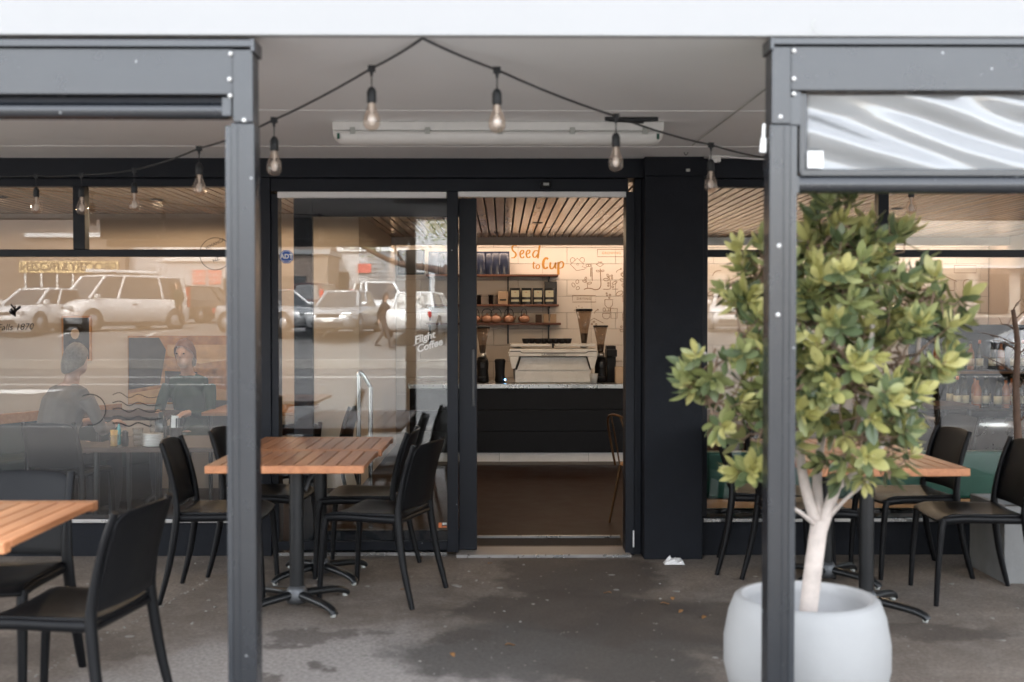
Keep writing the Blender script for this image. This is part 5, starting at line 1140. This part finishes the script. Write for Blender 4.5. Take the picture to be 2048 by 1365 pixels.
a, b = dg_(877, 1046), dg_(894, 1056); m = MB(); m.prism([(a[0], b[1]), (a[0] + .02, b[1]), (a[0] + .02, a[1]), (a[0], a[1])], 0, .001, Mx(yd_)); m.prism([(a[0] + .024, b[1]), (b[0] - .002, b[1]), (b[0] - .002, b[1] + .012), (a[0] + .024, b[1] + .012)], 0, .001, Mx(yd_)); m.build('warning_sticker', 'bottle_orange', df_)
m = MB(); m.prism([(a[0] + .024, b[1] + .018), (b[0] - .002, b[1] + .018), (b[0] - .002, a[1]), (a[0] + .024, a[1])], 0, .001, Mx(yd_)); m.build('warning_sticker', 'ink_white', df_)

# ================================================================== PEOPLE
def figure(name, label, tubes, balls, mats, zone, loc, rotz, voxel=.011, scale=1.0):
    """one continuous body: limbs and masses merged into a single skin, coloured by zone"""
    t = thing(name, label, 'person', loc)
    m = MB()
    for pts, rad in tubes:
        m.tube(smoothline(pts, 4), [rad[min(int(i / 4), len(rad) - 1)] + (rad[min(int(i / 4) + 1, len(rad) - 1)] - rad[min(int(i / 4), len(rad) - 1)]) * (i % 4) / 4 for i in range(4 * (len(pts) - 1) + 1)], 12)
    for c, r in balls:
        n = 10; m.lathe([(max(1e-5, math.sin(math.pi * i / n)) * 1.0, -math.cos(math.pi * i / n)) for i in range(n + 1)], seg=16, c=(0, 0, 0), M=None)
        k = (n + 1) * 16
        for v in m.v[-k:]: v.x, v.y, v.z = c[0] + v.x * r[0], c[1] + v.y * r[1], c[2] + v.z * r[2]
    me = bpy.data.meshes.new('tmp'); me.from_pydata([tuple(v) for v in m.v], [], m.f); tmp = bpy.data.objects.new('tmp', me); COL.objects.link(tmp)
    md = tmp.modifiers.new('r', 'REMESH'); md.mode = 'VOXEL'; md.voxel_size = voxel; sm = tmp.modifiers.new('s', 'SMOOTH'); sm.iterations = 5; sm.factor = .5
    dg = bpy.context.evaluated_depsgraph_get(); body = bpy.data.meshes.new_from_object(tmp.evaluated_get(dg)); bpy.data.objects.remove(tmp)
    body.materials.clear(); [body.materials.append(MATS[q]) for q in mats]
    for p in body.polygons: p.material_index = zone(p.center); p.use_smooth = True
    o = bpy.data.objects.new('body', body); COL.objects.link(o); o.parent = t; t.rotation_euler = (0, 0, rotz); t.scale = (scale,) * 3
    return t
def hand(cx, cy, cz, dirx, diry, dirz, s):
    """five fingers with knuckle bends from the end of the palm"""
    d = Vector((dirx, diry, dirz)).normalized(); side = Vector((0, 0, 1)).cross(d)
    if side.length < .1: side = Vector((0, 1, 0))
    side.normalize(); nrm = d.cross(side); o = Vector((cx, cy, cz)); out = [([o - d * .02, o + d * .035, o + d * .075], [.024, .032, .028])]
    for k, (a, L) in enumerate(((-.030, .062), (-.010, .072), (.010, .068), (.029, .052))):
        b = o + d * .075 + side * a; out.append(([b - d * .02, b + d * L * .45, b + d * L * .8 - nrm * .018, b + d * L - nrm * .035], [.0095, .009, .008, .0065]))
    b = o + d * .015 + side * (-.026 * s); out.append(([b, b - side * .025 * s + d * .025, b - side * .032 * s + d * .055 - nrm * .01], [.011, .0105, .008]))
    return out
# local: faces +X, origin on the floor under the seat
def seated(lean=.0, reach=.30, hz=.66):
    S = .46 + .09
    tub = [([(0, 0, S - .02), (.0, 0, S + .18), (.01 + lean * .5, 0, S + .36), (.02 + lean, 0, S + .47)], [.155, .15, .165, .10]),
           ([(-.01, -.13, S), (.0, .0, S + .005), (-.01, .13, S)], [.10, .12, .10]), ([(lean, -.15, S + .42), (lean, 0, S + .45), (lean, .15, S + .42)], [.075, .085, .075]),
           ([(lean + .01, 0, S + .44), (lean + .04, 0, S + .56), (lean + .06, 0, S + .62)], [.062, .056, .05])]
    for s in (-1, 1):
        tub.append(([(.02, s * .1, S - .01), (.22, s * .115, S + .0), (.42, s * .12, S - .01)], [.092, .082, .062])); tub.append(([(.42, s * .12, S - .01), (.44, s * .12, .32), (.42, s * .12, .09)], [.062, .056, .040])); tub.append(([(.39, s * .12, .05), (.48, s * .125, .045), (.60, s * .13, .032)], [.045, .042, .032]))
        sh = (lean, s * .185, S + .42); el = (lean + .10, s * .235, S + .17); wr = (lean + reach, s * .13, hz + .06)
        tub.append(([sh, ((sh[0] + el[0]) / 2, s * .222, S + .30), el], [.062, .050, .043])); tub.append(([el, ((el[0] + wr[0]) / 2, s * .19, (el[2] + wr[2]) / 2 - .005), wr], [.043, .039, .028])); tub += hand(wr[0], wr[1], wr[2] - .005, .9, -s * .35, -.15, s)
    hc = (lean + .075, 0, S + .70)
    bal = [(hc, (.095, .075, .115)), ((hc[0] + .03, 0, hc[2] - .06), (.062, .056, .062)), ((hc[0] + .098, 0, hc[2] - .018), (.016, .013, .022)), ((hc[0], -.077, hc[2] - .01), (.018, .010, .03)), ((hc[0], .077, hc[2] - .01), (.018, .010, .03)), ((hc[0] + .082, 0, hc[2] - .062), (.012, .024, .008)), ((hc[0] + .08, 0, hc[2] + .022), (.014, .05, .010))]
    return tub, bal, hc
def hair(t, hc, mat, back=0.0, grow=1.09):
    m = MB(); vs = []; n, k = 12, 20
    for i in range(n + 1):
        for_th = i / n
        for j in range(k):
            ph = 2 * math.pi * j / k; th = math.pi * for_th * (.60 - .27 * max(0, math.cos(ph)) ** .7); d = Vector((math.sin(th) * math.cos(ph), math.sin(th) * math.sin(ph), math.cos(th)))
            drop = .35 * max(0, -d.x) * (i / n); lift = 0
            z = d.z - drop - back * max(0, -d.x) * (i / n) + lift * .8; w_ = 1 + .05 * noise.noise(d * 4)
            vs.append((hc[0] + (.101 * grow * d.x * w_ - .004), hc[1] + .082 * grow * d.y * w_, hc[2] + .118 * grow * z * w_))
    fs = [(i * k + j, i * k + (j + 1) % k, (i + 1) * k + (j + 1) % k, (i + 1) * k + j) for i in range(n) for j in range(k)]
    m.add(vs, fs, True); h = m.build('hair', mat, None, origin=(0, 0, 0)); h.parent = t; h.location = (0, 0, 0)
    for s in (-1, 1):
        e = MB().lathe([(1e-5, -.008), (.008, -.004), (.009, .002), (1e-5, .008)], c=(hc[0] + .088, s * .032, hc[2] + .004), seg=8).build('eye', 'ink_black', None, origin=(0, 0, 0)); e.parent = t
tub, bal, hc = seated(.10, .34, .70)
def zoneA(c):
    if c.z > hc[2] - .19 + .03 * (abs(c.y) > .07): return 0
    if c.x > .36 and c.z > .60: return 0
    return 1 if c.z > .56 else 2
pA = figure('person', 'grey-haired person seated with back turned to the left window', tub, bal, ['skin', 'shirt_pale', 'trouser_dark'], zoneA, (at(128, 800, 8.5).x - .02, Yd(8.42), ZF), R(62)); hair(pA, hc, 'hair_grey', .2)
tub2, bal2, hc2 = seated(.06, .30, .70); hc = hc2
pB = figure('person', 'person in a dark green jacket seated before the sepia print', tub2, bal2, ['skin', 'jacket_green', 'trouser_dark'], zoneA, (-2.72, Yd(9.98), ZF), R(-100)); hair(pB, hc2, 'hair_red', .3, 1.13)
def walker(jacket, label, loc, rotz, stride=.2, long_hair=True):
    hp = .86
    tub = [([(0, 0, hp - .02), (0, 0, hp + .22), (.0, 0, hp + .42), (.01, 0, hp + .53)], [.155, .145, .16, .09]), ([(0, -.10, hp), (0, 0, hp + .01), (0, .10, hp)], [.10, .12, .10]), ([(0, -.15, hp + .48), (0, 0, hp + .51), (0, .15, hp + .48)], [.07, .08, .07]), ([(.005, 0, hp + .5), (.02, 0, hp + .6), (.03, 0, hp + .66)], [.06, .052, .05])]
    for s in (-1, 1):
        a = s * stride
        tub.append(([(0, s * .09, hp), (a * .55 + .03, s * .095, hp * .52 + .02), (a - (.10 if s < 0 else 0), s * .09, .10 + (.05 if s < 0 else 0))], [.095, .062, .042])); fx_ = a - (.10 if s < 0 else 0); fz_ = .045 + (.05 if s < 0 else 0)
        tub.append(([(fx_ - .04, s * .09, fz_), (fx_ + .06, s * .093, fz_ - .005), (fx_ + .17, s * .097, fz_ - .015)], [.045, .042, .03]))
        el = (-s * .10 - .02, s * .24, hp + .22); wr = (-s * .18 + .08, s * .22, hp + .02)
        tub.append(([(0, s * .185, hp + .48), (-s * .05, s * .222, hp + .35), el], [.06, .05, .042])); tub.append(([el, ((el[0] + wr[0]) / 2, s * .23, hp + .12), wr], [.042, .037, .028])); tub += hand(wr[0], wr[1], wr[2] - .01, .25, 0, -1, s)
    h = (.045, 0, hp + .765); bal = [(h, (.093, .074, .112)), ((h[0] + .03, 0, h[2] - .06), (.06, .055, .06)), ((h[0] + .096, 0, h[2] - .018), (.015, .012, .02)), ((h[0], -.075, h[2] - .01), (.016, .01, .028)), ((h[0], .075, h[2] - .01), (.016, .01, .028)), ((h[0] + .08, 0, h[2] - .062), (.011, .022, .007))]
    def zn(c):
        if c.z > hp + .60: return 0
        if c.z < hp + .02 and abs(c.y) > .185 and c.z > hp - .22: return 0
        return 1 if c.z > hp - .12 else 2
    t = figure('person', label, tub, bal, ['skin', jacket, 'trouser_dark'], zn, loc, rotz, .012); hair(t, h, 'hair_black', 1.6 if long_hair else .2, 1.12); return t
D_w = 35.5; k_ = D_w - DF; x = at(768, 640, D_w).x
walker('cloth_black', 'pedestrian in a black coat walking past the parked cars, mirrored in the door glass', (x, -k_, zg(k_) - .01), R(20), .24)
D_w = 42; k_ = D_w - DF; x = at(353, 600, D_w).x
walker('jacket_green', 'person standing beside the dark car, mirrored in the left window', (x, -k_, zg(k_)), R(100), .05, False)

# ================================================================== ACROSS THE STREET (mirrored in the glass)
def car(name, label, cat, paint, L, W, H, hood, deck, belt, loc, head, van=False, rack=False):
    """local +X is the nose; hood/deck = share of the length before/behind the cabin"""
    t = thing(name, label, cat, loc, 'cars parked across the street'); t.rotation_euler = (0, 0, head); ORG[t.name] = Vector((0, 0, 0))
    gc_ = .2; n = 18; st = []
    hoodz = belt * (.96 if not van else 1.0)
    for i in range(n + 1):
        u = i / n; x = L / 2 - u * L; e = min(u, 1 - u) * L
        wv = W / 2 * (1 - .22 * max(0, 1 - e / .55) ** 2)
        zt_ = belt
        if u < hood: q = u / hood; zt_ = belt * (.64 + .33 * q ** .5)
        if u > 1 - deck and deck > .05: q = (1 - u) / deck; zt_ = belt * (.93 + .07 * q ** .6)
        zb = gc_ + .12 * max(0, 1 - e / .35); st.append((x, wv, zb, zt_))
    m = MB(); vs = []; K = 10
    for (x, wv, zb, zt_) in st:
        mid = zb + (zt_ - zb) * .55
        half = [(wv * .55, zb), (wv * .93, zb + .04), (wv, mid), (wv * .95, zt_ - .03), (wv * .84, zt_)]
        ring = [(y, z) for y, z in half] + [(-y, z) for y, z in reversed(half)]; vs += [(x, y, z) for y, z in ring]
    fs = [(i * K + k, i * K + (k + 1) % K, (i + 1) * K + (k + 1) % K, (i + 1) * K + k) for i in range(n) for k in range(K)]; fs += [tuple(range(K)), tuple(range(n * K, n * K + K))]
    m.add(vs, fs, True); m.build('body', paint, t)
    # glasshouse and roof
    xf, xr = L / 2 - hood * L + .05, -L / 2 + deck * L + .04; rk = (H - belt) * (1.35 if not van else .85); rr = (H - belt) * (.55 if deck > .1 else .22); wb, wt = W / 2 * .86, W / 2 * (.68 if not van else .76); zr = H - .05
    bot = [(xf, wb * .92), (xf - .3, wb), (xr + .3, wb), (xr, wb * .9)]; top = [(xf - rk, wt * .92), (xf - rk - .25, wt), (xr + rr + .25, wt), (xr + rr, wt * .9)]
    m = MB(); ring = lambda P, z: [(x, y, z) for x, y in P] + [(x, -y, z) for x, y in reversed(P)]; vs = ring(bot, belt - .02) + ring(top, zr); m.add(vs, [(k, (k + 1) % 8, 8 + (k + 1) % 8, 8 + k) for k in range(8)] + [tuple(range(8, 16))]); m.build('window', 'car_glass', t)
    m = MB(); tp2 = [(x + (.02 if i < 2 else -.02), y + .012) for i, (x, y) in enumerate(top)]; inn = [(x * .96 + .04 * (top[0][0] + top[3][0]) / 2, y * .85) for x, y in top]; vs = ring(tp2, zr - .015) + ring(tp2, zr + .015) + ring(inn, H); m.add(vs, [(k, (k + 1) % 8, 8 + (k + 1) % 8, 8 + k) for k in range(8)] + [(8 + k, 8 + (k + 1) % 8, 16 + (k + 1) % 8, 16 + k) for k in range(8)] + [tuple(range(16, 24)), tuple(range(8))[::-1]], True); m.build('roof', paint, t)
    for s in (-1, 1):
        for (b, tq, r) in (((bot[0][0], bot[0][1]), (top[0][0], top[0][1]), .055), ((bot[1][0] - L * .16, wb), (top[1][0] - L * .10, wt), .045), ((bot[3][0], bot[3][1]), (top[3][0], top[3][1]), .06 if deck > .1 else .09)) + ((((bot[2][0] + L * .16, wb), (top[2][0] + L * .16, wt), .05),) if van else ()):
            MB().tube([(b[0], s * b[1], belt - .02), (tq[0], s * tq[1], zr)], r, 8).build('pillar', paint, t)
        mrr = MB(); mrr.box(xf - .25, xf - .10, s * (W / 2 + .02) - .09, s * (W / 2 + .02) + .09, belt + .0, belt + .13); mrr.build('wing_mirror', paint, t, bevel=.03)
        y = s * W / 2 * .70; u = .0; B(L / 2 - .16, L / 2 - .02, y - .17, y + .17, belt * .62, belt * .76).build('headlight', 'headlight', t, bevel=.03)
        if deck > .1 or van is False and deck < .05 and H < 1.6: B(-L / 2 + .01, -L / 2 + .14, y - .16, y + .16, belt * .70, belt * .88).build('tail_light', 'tail_red', t, bevel=.02)
        else: B(-L / 2 + .02, -L / 2 + .16, s * W / 2 * .80 - .07, s * W / 2 * .80 + .07, belt * .75, belt * 1.42).build('tail_light', 'tail_red', t, bevel=.02)
        B(-.1, .1, s * (W / 2 * .985) - .012, s * (W / 2 * .985) + .012, belt * .80, belt * .835).build('door_handle', 'trim_black' if van else paint, t, bevel=.008)
        for xw in (L / 2 - .82, -L / 2 + .80):
            wm = MB(); rw = .32 if not van else .35; wm.lathe([(rw * .6, -.1), (rw, -.085), (rw, .085), (rw * .6, .1)], seg=24, M=Matrix.Rotation(R(90), 3, 'X'), c=(xw, s * (W / 2 - .10), rw)); wh = wm.build('wheel', 'tyre', t); MB().lathe([(0, 0), (rw * 1.2, 0), (rw * 1.2, .012), (0, .012)], seg=24, M=Matrix.Rotation(R(90), 3, 'X'), c=(xw, s * (W / 2 - .004) + .006, rw * 1.04)).build('wheel_arch', 'trim_black', t); wm = MB().lathe([(0, -.03), (rw * .2, -.03), (rw * .62, .0), (rw * .66, .02)], seg=20, M=Matrix.Rotation(R(90 * s), 3, 'X'), c=(xw, s * (W / 2 + .0), rw)); wm.build('rim', 'rim_metal', wh)
    B(-L / 2 + 1.1, L / 2 - 1.1, -W / 2 * .985, W / 2 * .985, .16, .30).build('sill_trim', 'trim_black', t, bevel=.02)
    B(L / 2 - .12, L / 2 + .005, -W * .22, W * .22, belt * .58, belt * .72).build('grille', 'trim_black', t, bevel=.02); B(L / 2 - .1, L / 2 + .015, -W * .30, W * .30, .28, .42).build('bumper_intake', 'trim_black', t, bevel=.02)
    B(L / 2 + .0, L / 2 + .025, -.18, .18, .42, .52).build('number_plate', 'sign_white', t); B(-L / 2 - .01, -L / 2 + .03, -.18, .18, belt * .55, belt * .55 + .11).build('number_plate', 'sign_white', t)
    if van:
        MB().lathe([(.0, .0), (.07, .0), (.07, .01), (0, .01)], c=(L / 2 + .008, 0, belt * .65), seg=16, sx=1, sy=1, M=Matrix.Rotation(R(90), 3, 'Y')).build('emblem', 'chrome', t)
    if rack:
        m = MB()
        for x in (.6, -.3, -1.2): m.tube([(x, -W * .36, H + .09), (x, W * .36, H + .09)], .02, 8); m.tube([(x, -W * .34, H - .02), (x, -W * .34, H + .09)], .015, 6); m.tube([(x, W * .34, H - .02), (x, W * .34, H + .09)], .015, 6)
        m.build('roof_rack', 'trim_black', t); MB().tube([(1.0, .45, H + .17), (-1.9, .45, H + .17)], .06, 12).tube([(.8, .15, H + .15), (-1.6, .15, H + .15)], .04, 10).build('pipe_load', 'sign_white', t)
    return t
def vcar(px, D, vx, vy, **kw):
    k = D - DF; x = at(px, 640, D).x; car(loc=(x, -k, zg(k) + .01), head=math.atan2(-vy, vx), **kw)
# vx, vy: heading as it appears in the mirror (vy < 0 = nose towards the viewer)
vcar(235, 41, -.58, -.81, name='parked_van', label='white van with pipes on its roof rack mirrored in the left window', cat='van', paint='car_white', L=5.1, W=1.92, H=1.95, hood=.17, deck=.02, belt=1.12, van=True, rack=True)
vcar(80, 39, -.25, -.97, name='parked_car', label='white hatchback mirrored at the far left of the left window', cat='car', paint='car_white', L=4.1, W=1.72, H=1.5, hood=.24, deck=.03, belt=.95)
vcar(405, 51, .35, .94, name='parked_car', label='dark station wagon seen from behind, mirrored beside the left post', cat='car', paint='car_dark', L=4.5, W=1.8, H=1.62, hood=.24, deck=.03, belt=1.0)
vcar(545, 38.5, .80, -.60, name='parked_car', label='silver sedan with its nose at the left door jamb, mirrored in the glass', cat='car', paint='car_silver', L=4.5, W=1.76, H=1.45, hood=.26, deck=.17, belt=.93)
vcar(640, 50, .15, .99, name='parked_car', label='dark tall hatchback with upright red tail lights mirrored in the door glass', cat='car', paint='car_maroon', L=4.2, W=1.75, H=1.72, hood=.2, deck=.02, belt=1.02)
vcar(690, 38, -.12, -.99, name='parked_car', label='silver sedan facing the shop, mirrored in the middle of the door glass', cat='car', paint='car_silver', L=4.4, W=1.72, H=1.47, hood=.26, deck=.16, belt=.94)
vcar(757, 47, .3, -.95, name='parked_car', label='white four-wheel drive behind the silver sedan in the mirrored car park', cat='car', paint='car_white', L=4.6, W=1.84, H=1.8, hood=.25, deck=.02, belt=1.08)
vcar(845, 37.5, .15, .99, name='parked_car', label='white sedan showing its tail, mirrored behind the door lettering', cat='car', paint='car_white', L=4.5, W=1.74, H=1.46, hood=.26, deck=.16, belt=.94)
vcar(1470, 40, -.2, -.98, name='parked_car', label='white hatchback mirrored right of the pillar behind the leaves', cat='car', paint='car_white', L=4.1, W=1.72, H=1.5, hood=.24, deck=.03, belt=.95)
vcar(1720, 42, .2, .98, name='parked_car', label='silver wagon mirrored behind the tree crown', cat='car', paint='car_silver', L=4.5, W=1.76, H=1.6, hood=.24, deck=.03, belt=.98)
k = 20.0; car('parked_van', 'large white delivery van by the kerb mirrored in the right window', 'van', 'car_white', 5.6, 2.0, 2.45, .14, .02, 1.3, (at(2240, 640, k + DF).x, -k, -.11), R(182), van=True)

# ---- shops on the far side
def shop(name, label, px0, px1, D, ztop, wall, loc_z=None, depth=8):
    x0, x1 = at(px0, 600, D).x, at(px1, 600, D).x; y = -(D - DF); g = zg(D - DF) - .3
    t = thing(name, label, 'building', ((x0 + x1) / 2, y, g), 'shops across the street')
    B(x0, x1, y - depth, y, g, ztop).build('wall', wall, t); B(x0 - .15, x1 + .15, y - depth - .1, y + .15, ztop, ztop + .25).build('roof', 'roller_grey', t, bevel=.02)
    return t, x0, x1, y, g
D1 = 62
t, x0, x1, y, g = shop('grocery_shop', 'low brown grocery shop with a yellow sign mirrored at left', -140, 250, D1, 7.4, 'wall_brown')
a, b = at(38, 523, D1), at(236, 546, D1); sg = B(a.x, b.x, y + .01, y + .12, b.z, a.z).build('sign_board', 'sign_yellow', t); text('sign_lettering', 'GROCERY & FROZEN', .64, 'ink_black', ((a.x + b.x) / 2 - .0, y + .13, (a.z + b.z) / 2), sg, rotz=math.pi, offset=.0, ext=.01, spacing=.82)
a, b = at(50, 548, D1), at(145, 572, D1); wd_ = B(a.x, b.x, y + .01, y + .06, g + .6, a.z).build('shop_window', 'shop_glass', t)
for k in range(4): xx = a.x + (b.x - a.x) * k / 3; B(xx - .05, xx + .05, y + .061, y + .1, g + .6, a.z).build('mullion', 'sign_white', wd_)
B(at(50, 470, D1).x, x1 - .1, y + .01, y + .2, 5.75, 5.98).build('fascia_band', 'sign_white', t)
B(at(170, 560, D1).x, at(235, 560, D1).x, y + .01, y + .06, g + .3, at(170, 556, D1).z).build('shop_window', 'shop_glass', t)
t, x0, x1, y, g = shop('sale_shop', 'grey clad shop with white fascia signs and red sale posters mirrored at left', 250, 545, D1 + .6, 7.6, 'wall_cladding')
m = MB(); n_ = 24
for k in range(n_): xx = x0 + (x1 - x0) * (k + .5) / n_; m.box(xx - .03, xx + .03, y, y + .04, g, 7.55)
m.build('cladding_ribs', 'wall_cladding', t)
a, b = at(318, 490, D1), at(470, 522, D1); sb_ = B(a.x, b.x, y + .045, y + .15, b.z, a.z).build('sign_board', 'sign_white', t); text('sign_lettering', 'TILES', .6, 'ink_black', ((a.x + b.x) / 2, y + .16, (a.z + b.z) / 2), sb_, rotz=math.pi, ext=.01)
for px, s_ in ((378, 'SALE'), (410, 'SALE')):
    a, b = at(px, 540, D1), at(px + 26, 568, D1); ps = B(a.x, b.x, y + .045, y + .08, b.z, a.z).build('poster', 'poster_red', t); text('poster_lettering', s_, .3, 'ink_white', ((a.x + b.x) / 2, y + .085, (a.z + b.z) / 2 + .12), ps, rotz=math.pi, ext=.005); text('poster_lettering', 'ENDS', .3, 'ink_white', ((a.x + b.x) / 2, y + .085, (a.z + b.z) / 2 - .18), ps, rotz=math.pi, ext=.005)
B(at(440, 560, D1).x, at(520, 560, D1).x, y + .01, y + .06, g + .3, at(440, 556, D1).z).build('shop_window', 'shop_glass', t)
t, x0, x1, y, g = shop('gabled_shop', 'dark gabled shop with a white sign band mirrored in the door glass', 548, 655, D1 - 4, 4.6, 'wall_brown')
ap = at(560, 440, D1 - 4); e = at(648, 478, D1 - 4); MB().prism([(x0 - .2, 4.86), (x1 + .2, 4.86), (e.x + .3, e.z), (ap.x, ap.z + .2), (x0 - .2, ap.z - .4)], -2, .1, Mx(y)).build('gable', 'wall_brown', t)
B(x0 + .4, x0 + 1.6, y + .01, y + .06, g + .2, g + 2.5).build('shop_door', 'shop_glass', t)
t, x0, x1, y, g = shop('white_band_shop', 'pale grey shop with a long white sign band mirrored in the door glass', 656, 905, D1, 7.3, 'wall_cladding')
a, b = at(560, 486, D1 - 6), at(765, 502, D1 - 6); sb_ = B(at(657, 490, D1).x, at(800, 490, D1).x, y + .01, y + .15, at(657, 503, D1).z, at(657, 486, D1).z).build('sign_board', 'sign_white', t); text('sign_lettering', 'Sales to 20', .42, 'ink_black', (at(720, 490, D1).x, y + .16, at(720, 494.5, D1).z), sb_, rotz=math.pi, ext=.01)
rd = B(at(735, 520, D1).x, at(812, 520, D1).x, y + .02, y + .06, g, at(735, 508, D1).z).build('roller_door', 'roller_grey', t)
for k in range(14): zz = g + .1 + k * .24; B(at(735, 520, D1).x + .05, at(812, 520, D1).x - .05, y + .06, y + .085, zz, zz + .17).build('slat', 'roller_grey', rd)
a, b = at(715, 528, D1), at(742, 546, D1); B(a.x, b.x, y + .1, y + .15, b.z, a.z).build('poster', 'poster_red', t)
for px in (670, 830, 870): B(at(px, 560, D1).x, at(px + 28, 560, D1).x, y + .01, y + .06, g + .4, at(px, 545, D1).z).build('shop_window', 'shop_glass', t)
t, x0, x1, y, g = shop('cream_shop', 'cream shop row with dark windows mirrored at right', 906, 2300, D1 + 1, 7.5, 'wall_cream')
for k in range(16): xx = x0 + 1 + k * 2.35; w1 = B(xx, xx + 1.7, y + .01, y + .06, g + .5, g + 2.7).build('shop_window', 'shop_glass', t)
B(x0 + 1, x1 - 1, y + .01, y + .5, g + 3.0, g + 3.15).build('veranda', 'sign_white', t, bevel=.02)
t, x0, x1, y, g = shop('cream_shop', 'cream shop row mirrored beyond the grocery', -900, -142, D1 + 1, 7.2, 'wall_cream')
# ---- street tree whose bough is mirrored above the cars
k = 27.9; p0 = Vector((at(930, 640, k + DF).x, -k, .2)); stt = thing('street_tree', 'leaning street tree with a long low bough mirrored over the white sedan', 'tree', p0)
def vt(px, py, dk=0): v = at(px, py, k + DF); return Vector((v.x, -k - dk, v.z))
m = MB()
for pts, r0, r1 in (([p0, vt(925, 620), vt(910, 560), vt(885, 535)], .20, .14), ([vt(895, 545), vt(850, 535), vt(800, 528), vt(760, 512), vt(715, 488)], .13, .05), ([vt(910, 560), vt(920, 500), vt(905, 430)], .13, .05), ([vt(810, 530), vt(790, 500), vt(780, 470)], .05, .02)):
    pts = smoothline(pts, 4); m.tube(pts, [r0 + (r1 - r0) * i / (len(pts) - 1) for i in range(len(pts))], 8)
m.build('trunk', 'bark_brown', stt)
vs = []; fs = []; rl_ = random.Random(3)
for (px, py, r) in ((905, 430, 1.1), (930, 410, 1.2), (870, 440, 1.0), (785, 465, .7), (740, 480, .5)):
    c = vt(px, py)
    for q in range(int(260 * r)):
        d = Vector((rl_.gauss(0, .45), rl_.gauss(0, .45), rl_.gauss(0, .38))) * r; a = Vector((rl_.uniform(-1, 1), rl_.uniform(-1, 1), rl_.uniform(-1, 1))).normalized(); b = a.orthogonal().normalized(); o = len(vs); L = .14; p = c + d - ORG[stt.name]
        vs += [p, p + a * L * .5 + b * L * .25, p + a * L, p + a * L * .5 - b * L * .25]; fs.append((o, o + 1, o + 2, o + 3))
me = bpy.data.meshes.new('crown'); me.from_pydata(vs, [], fs); me.materials.append(MATS['leaf_mid']); o = bpy.data.objects.new('crown', me); COL.objects.link(o); o.parent = stt; o['kind'] = 'stuff'
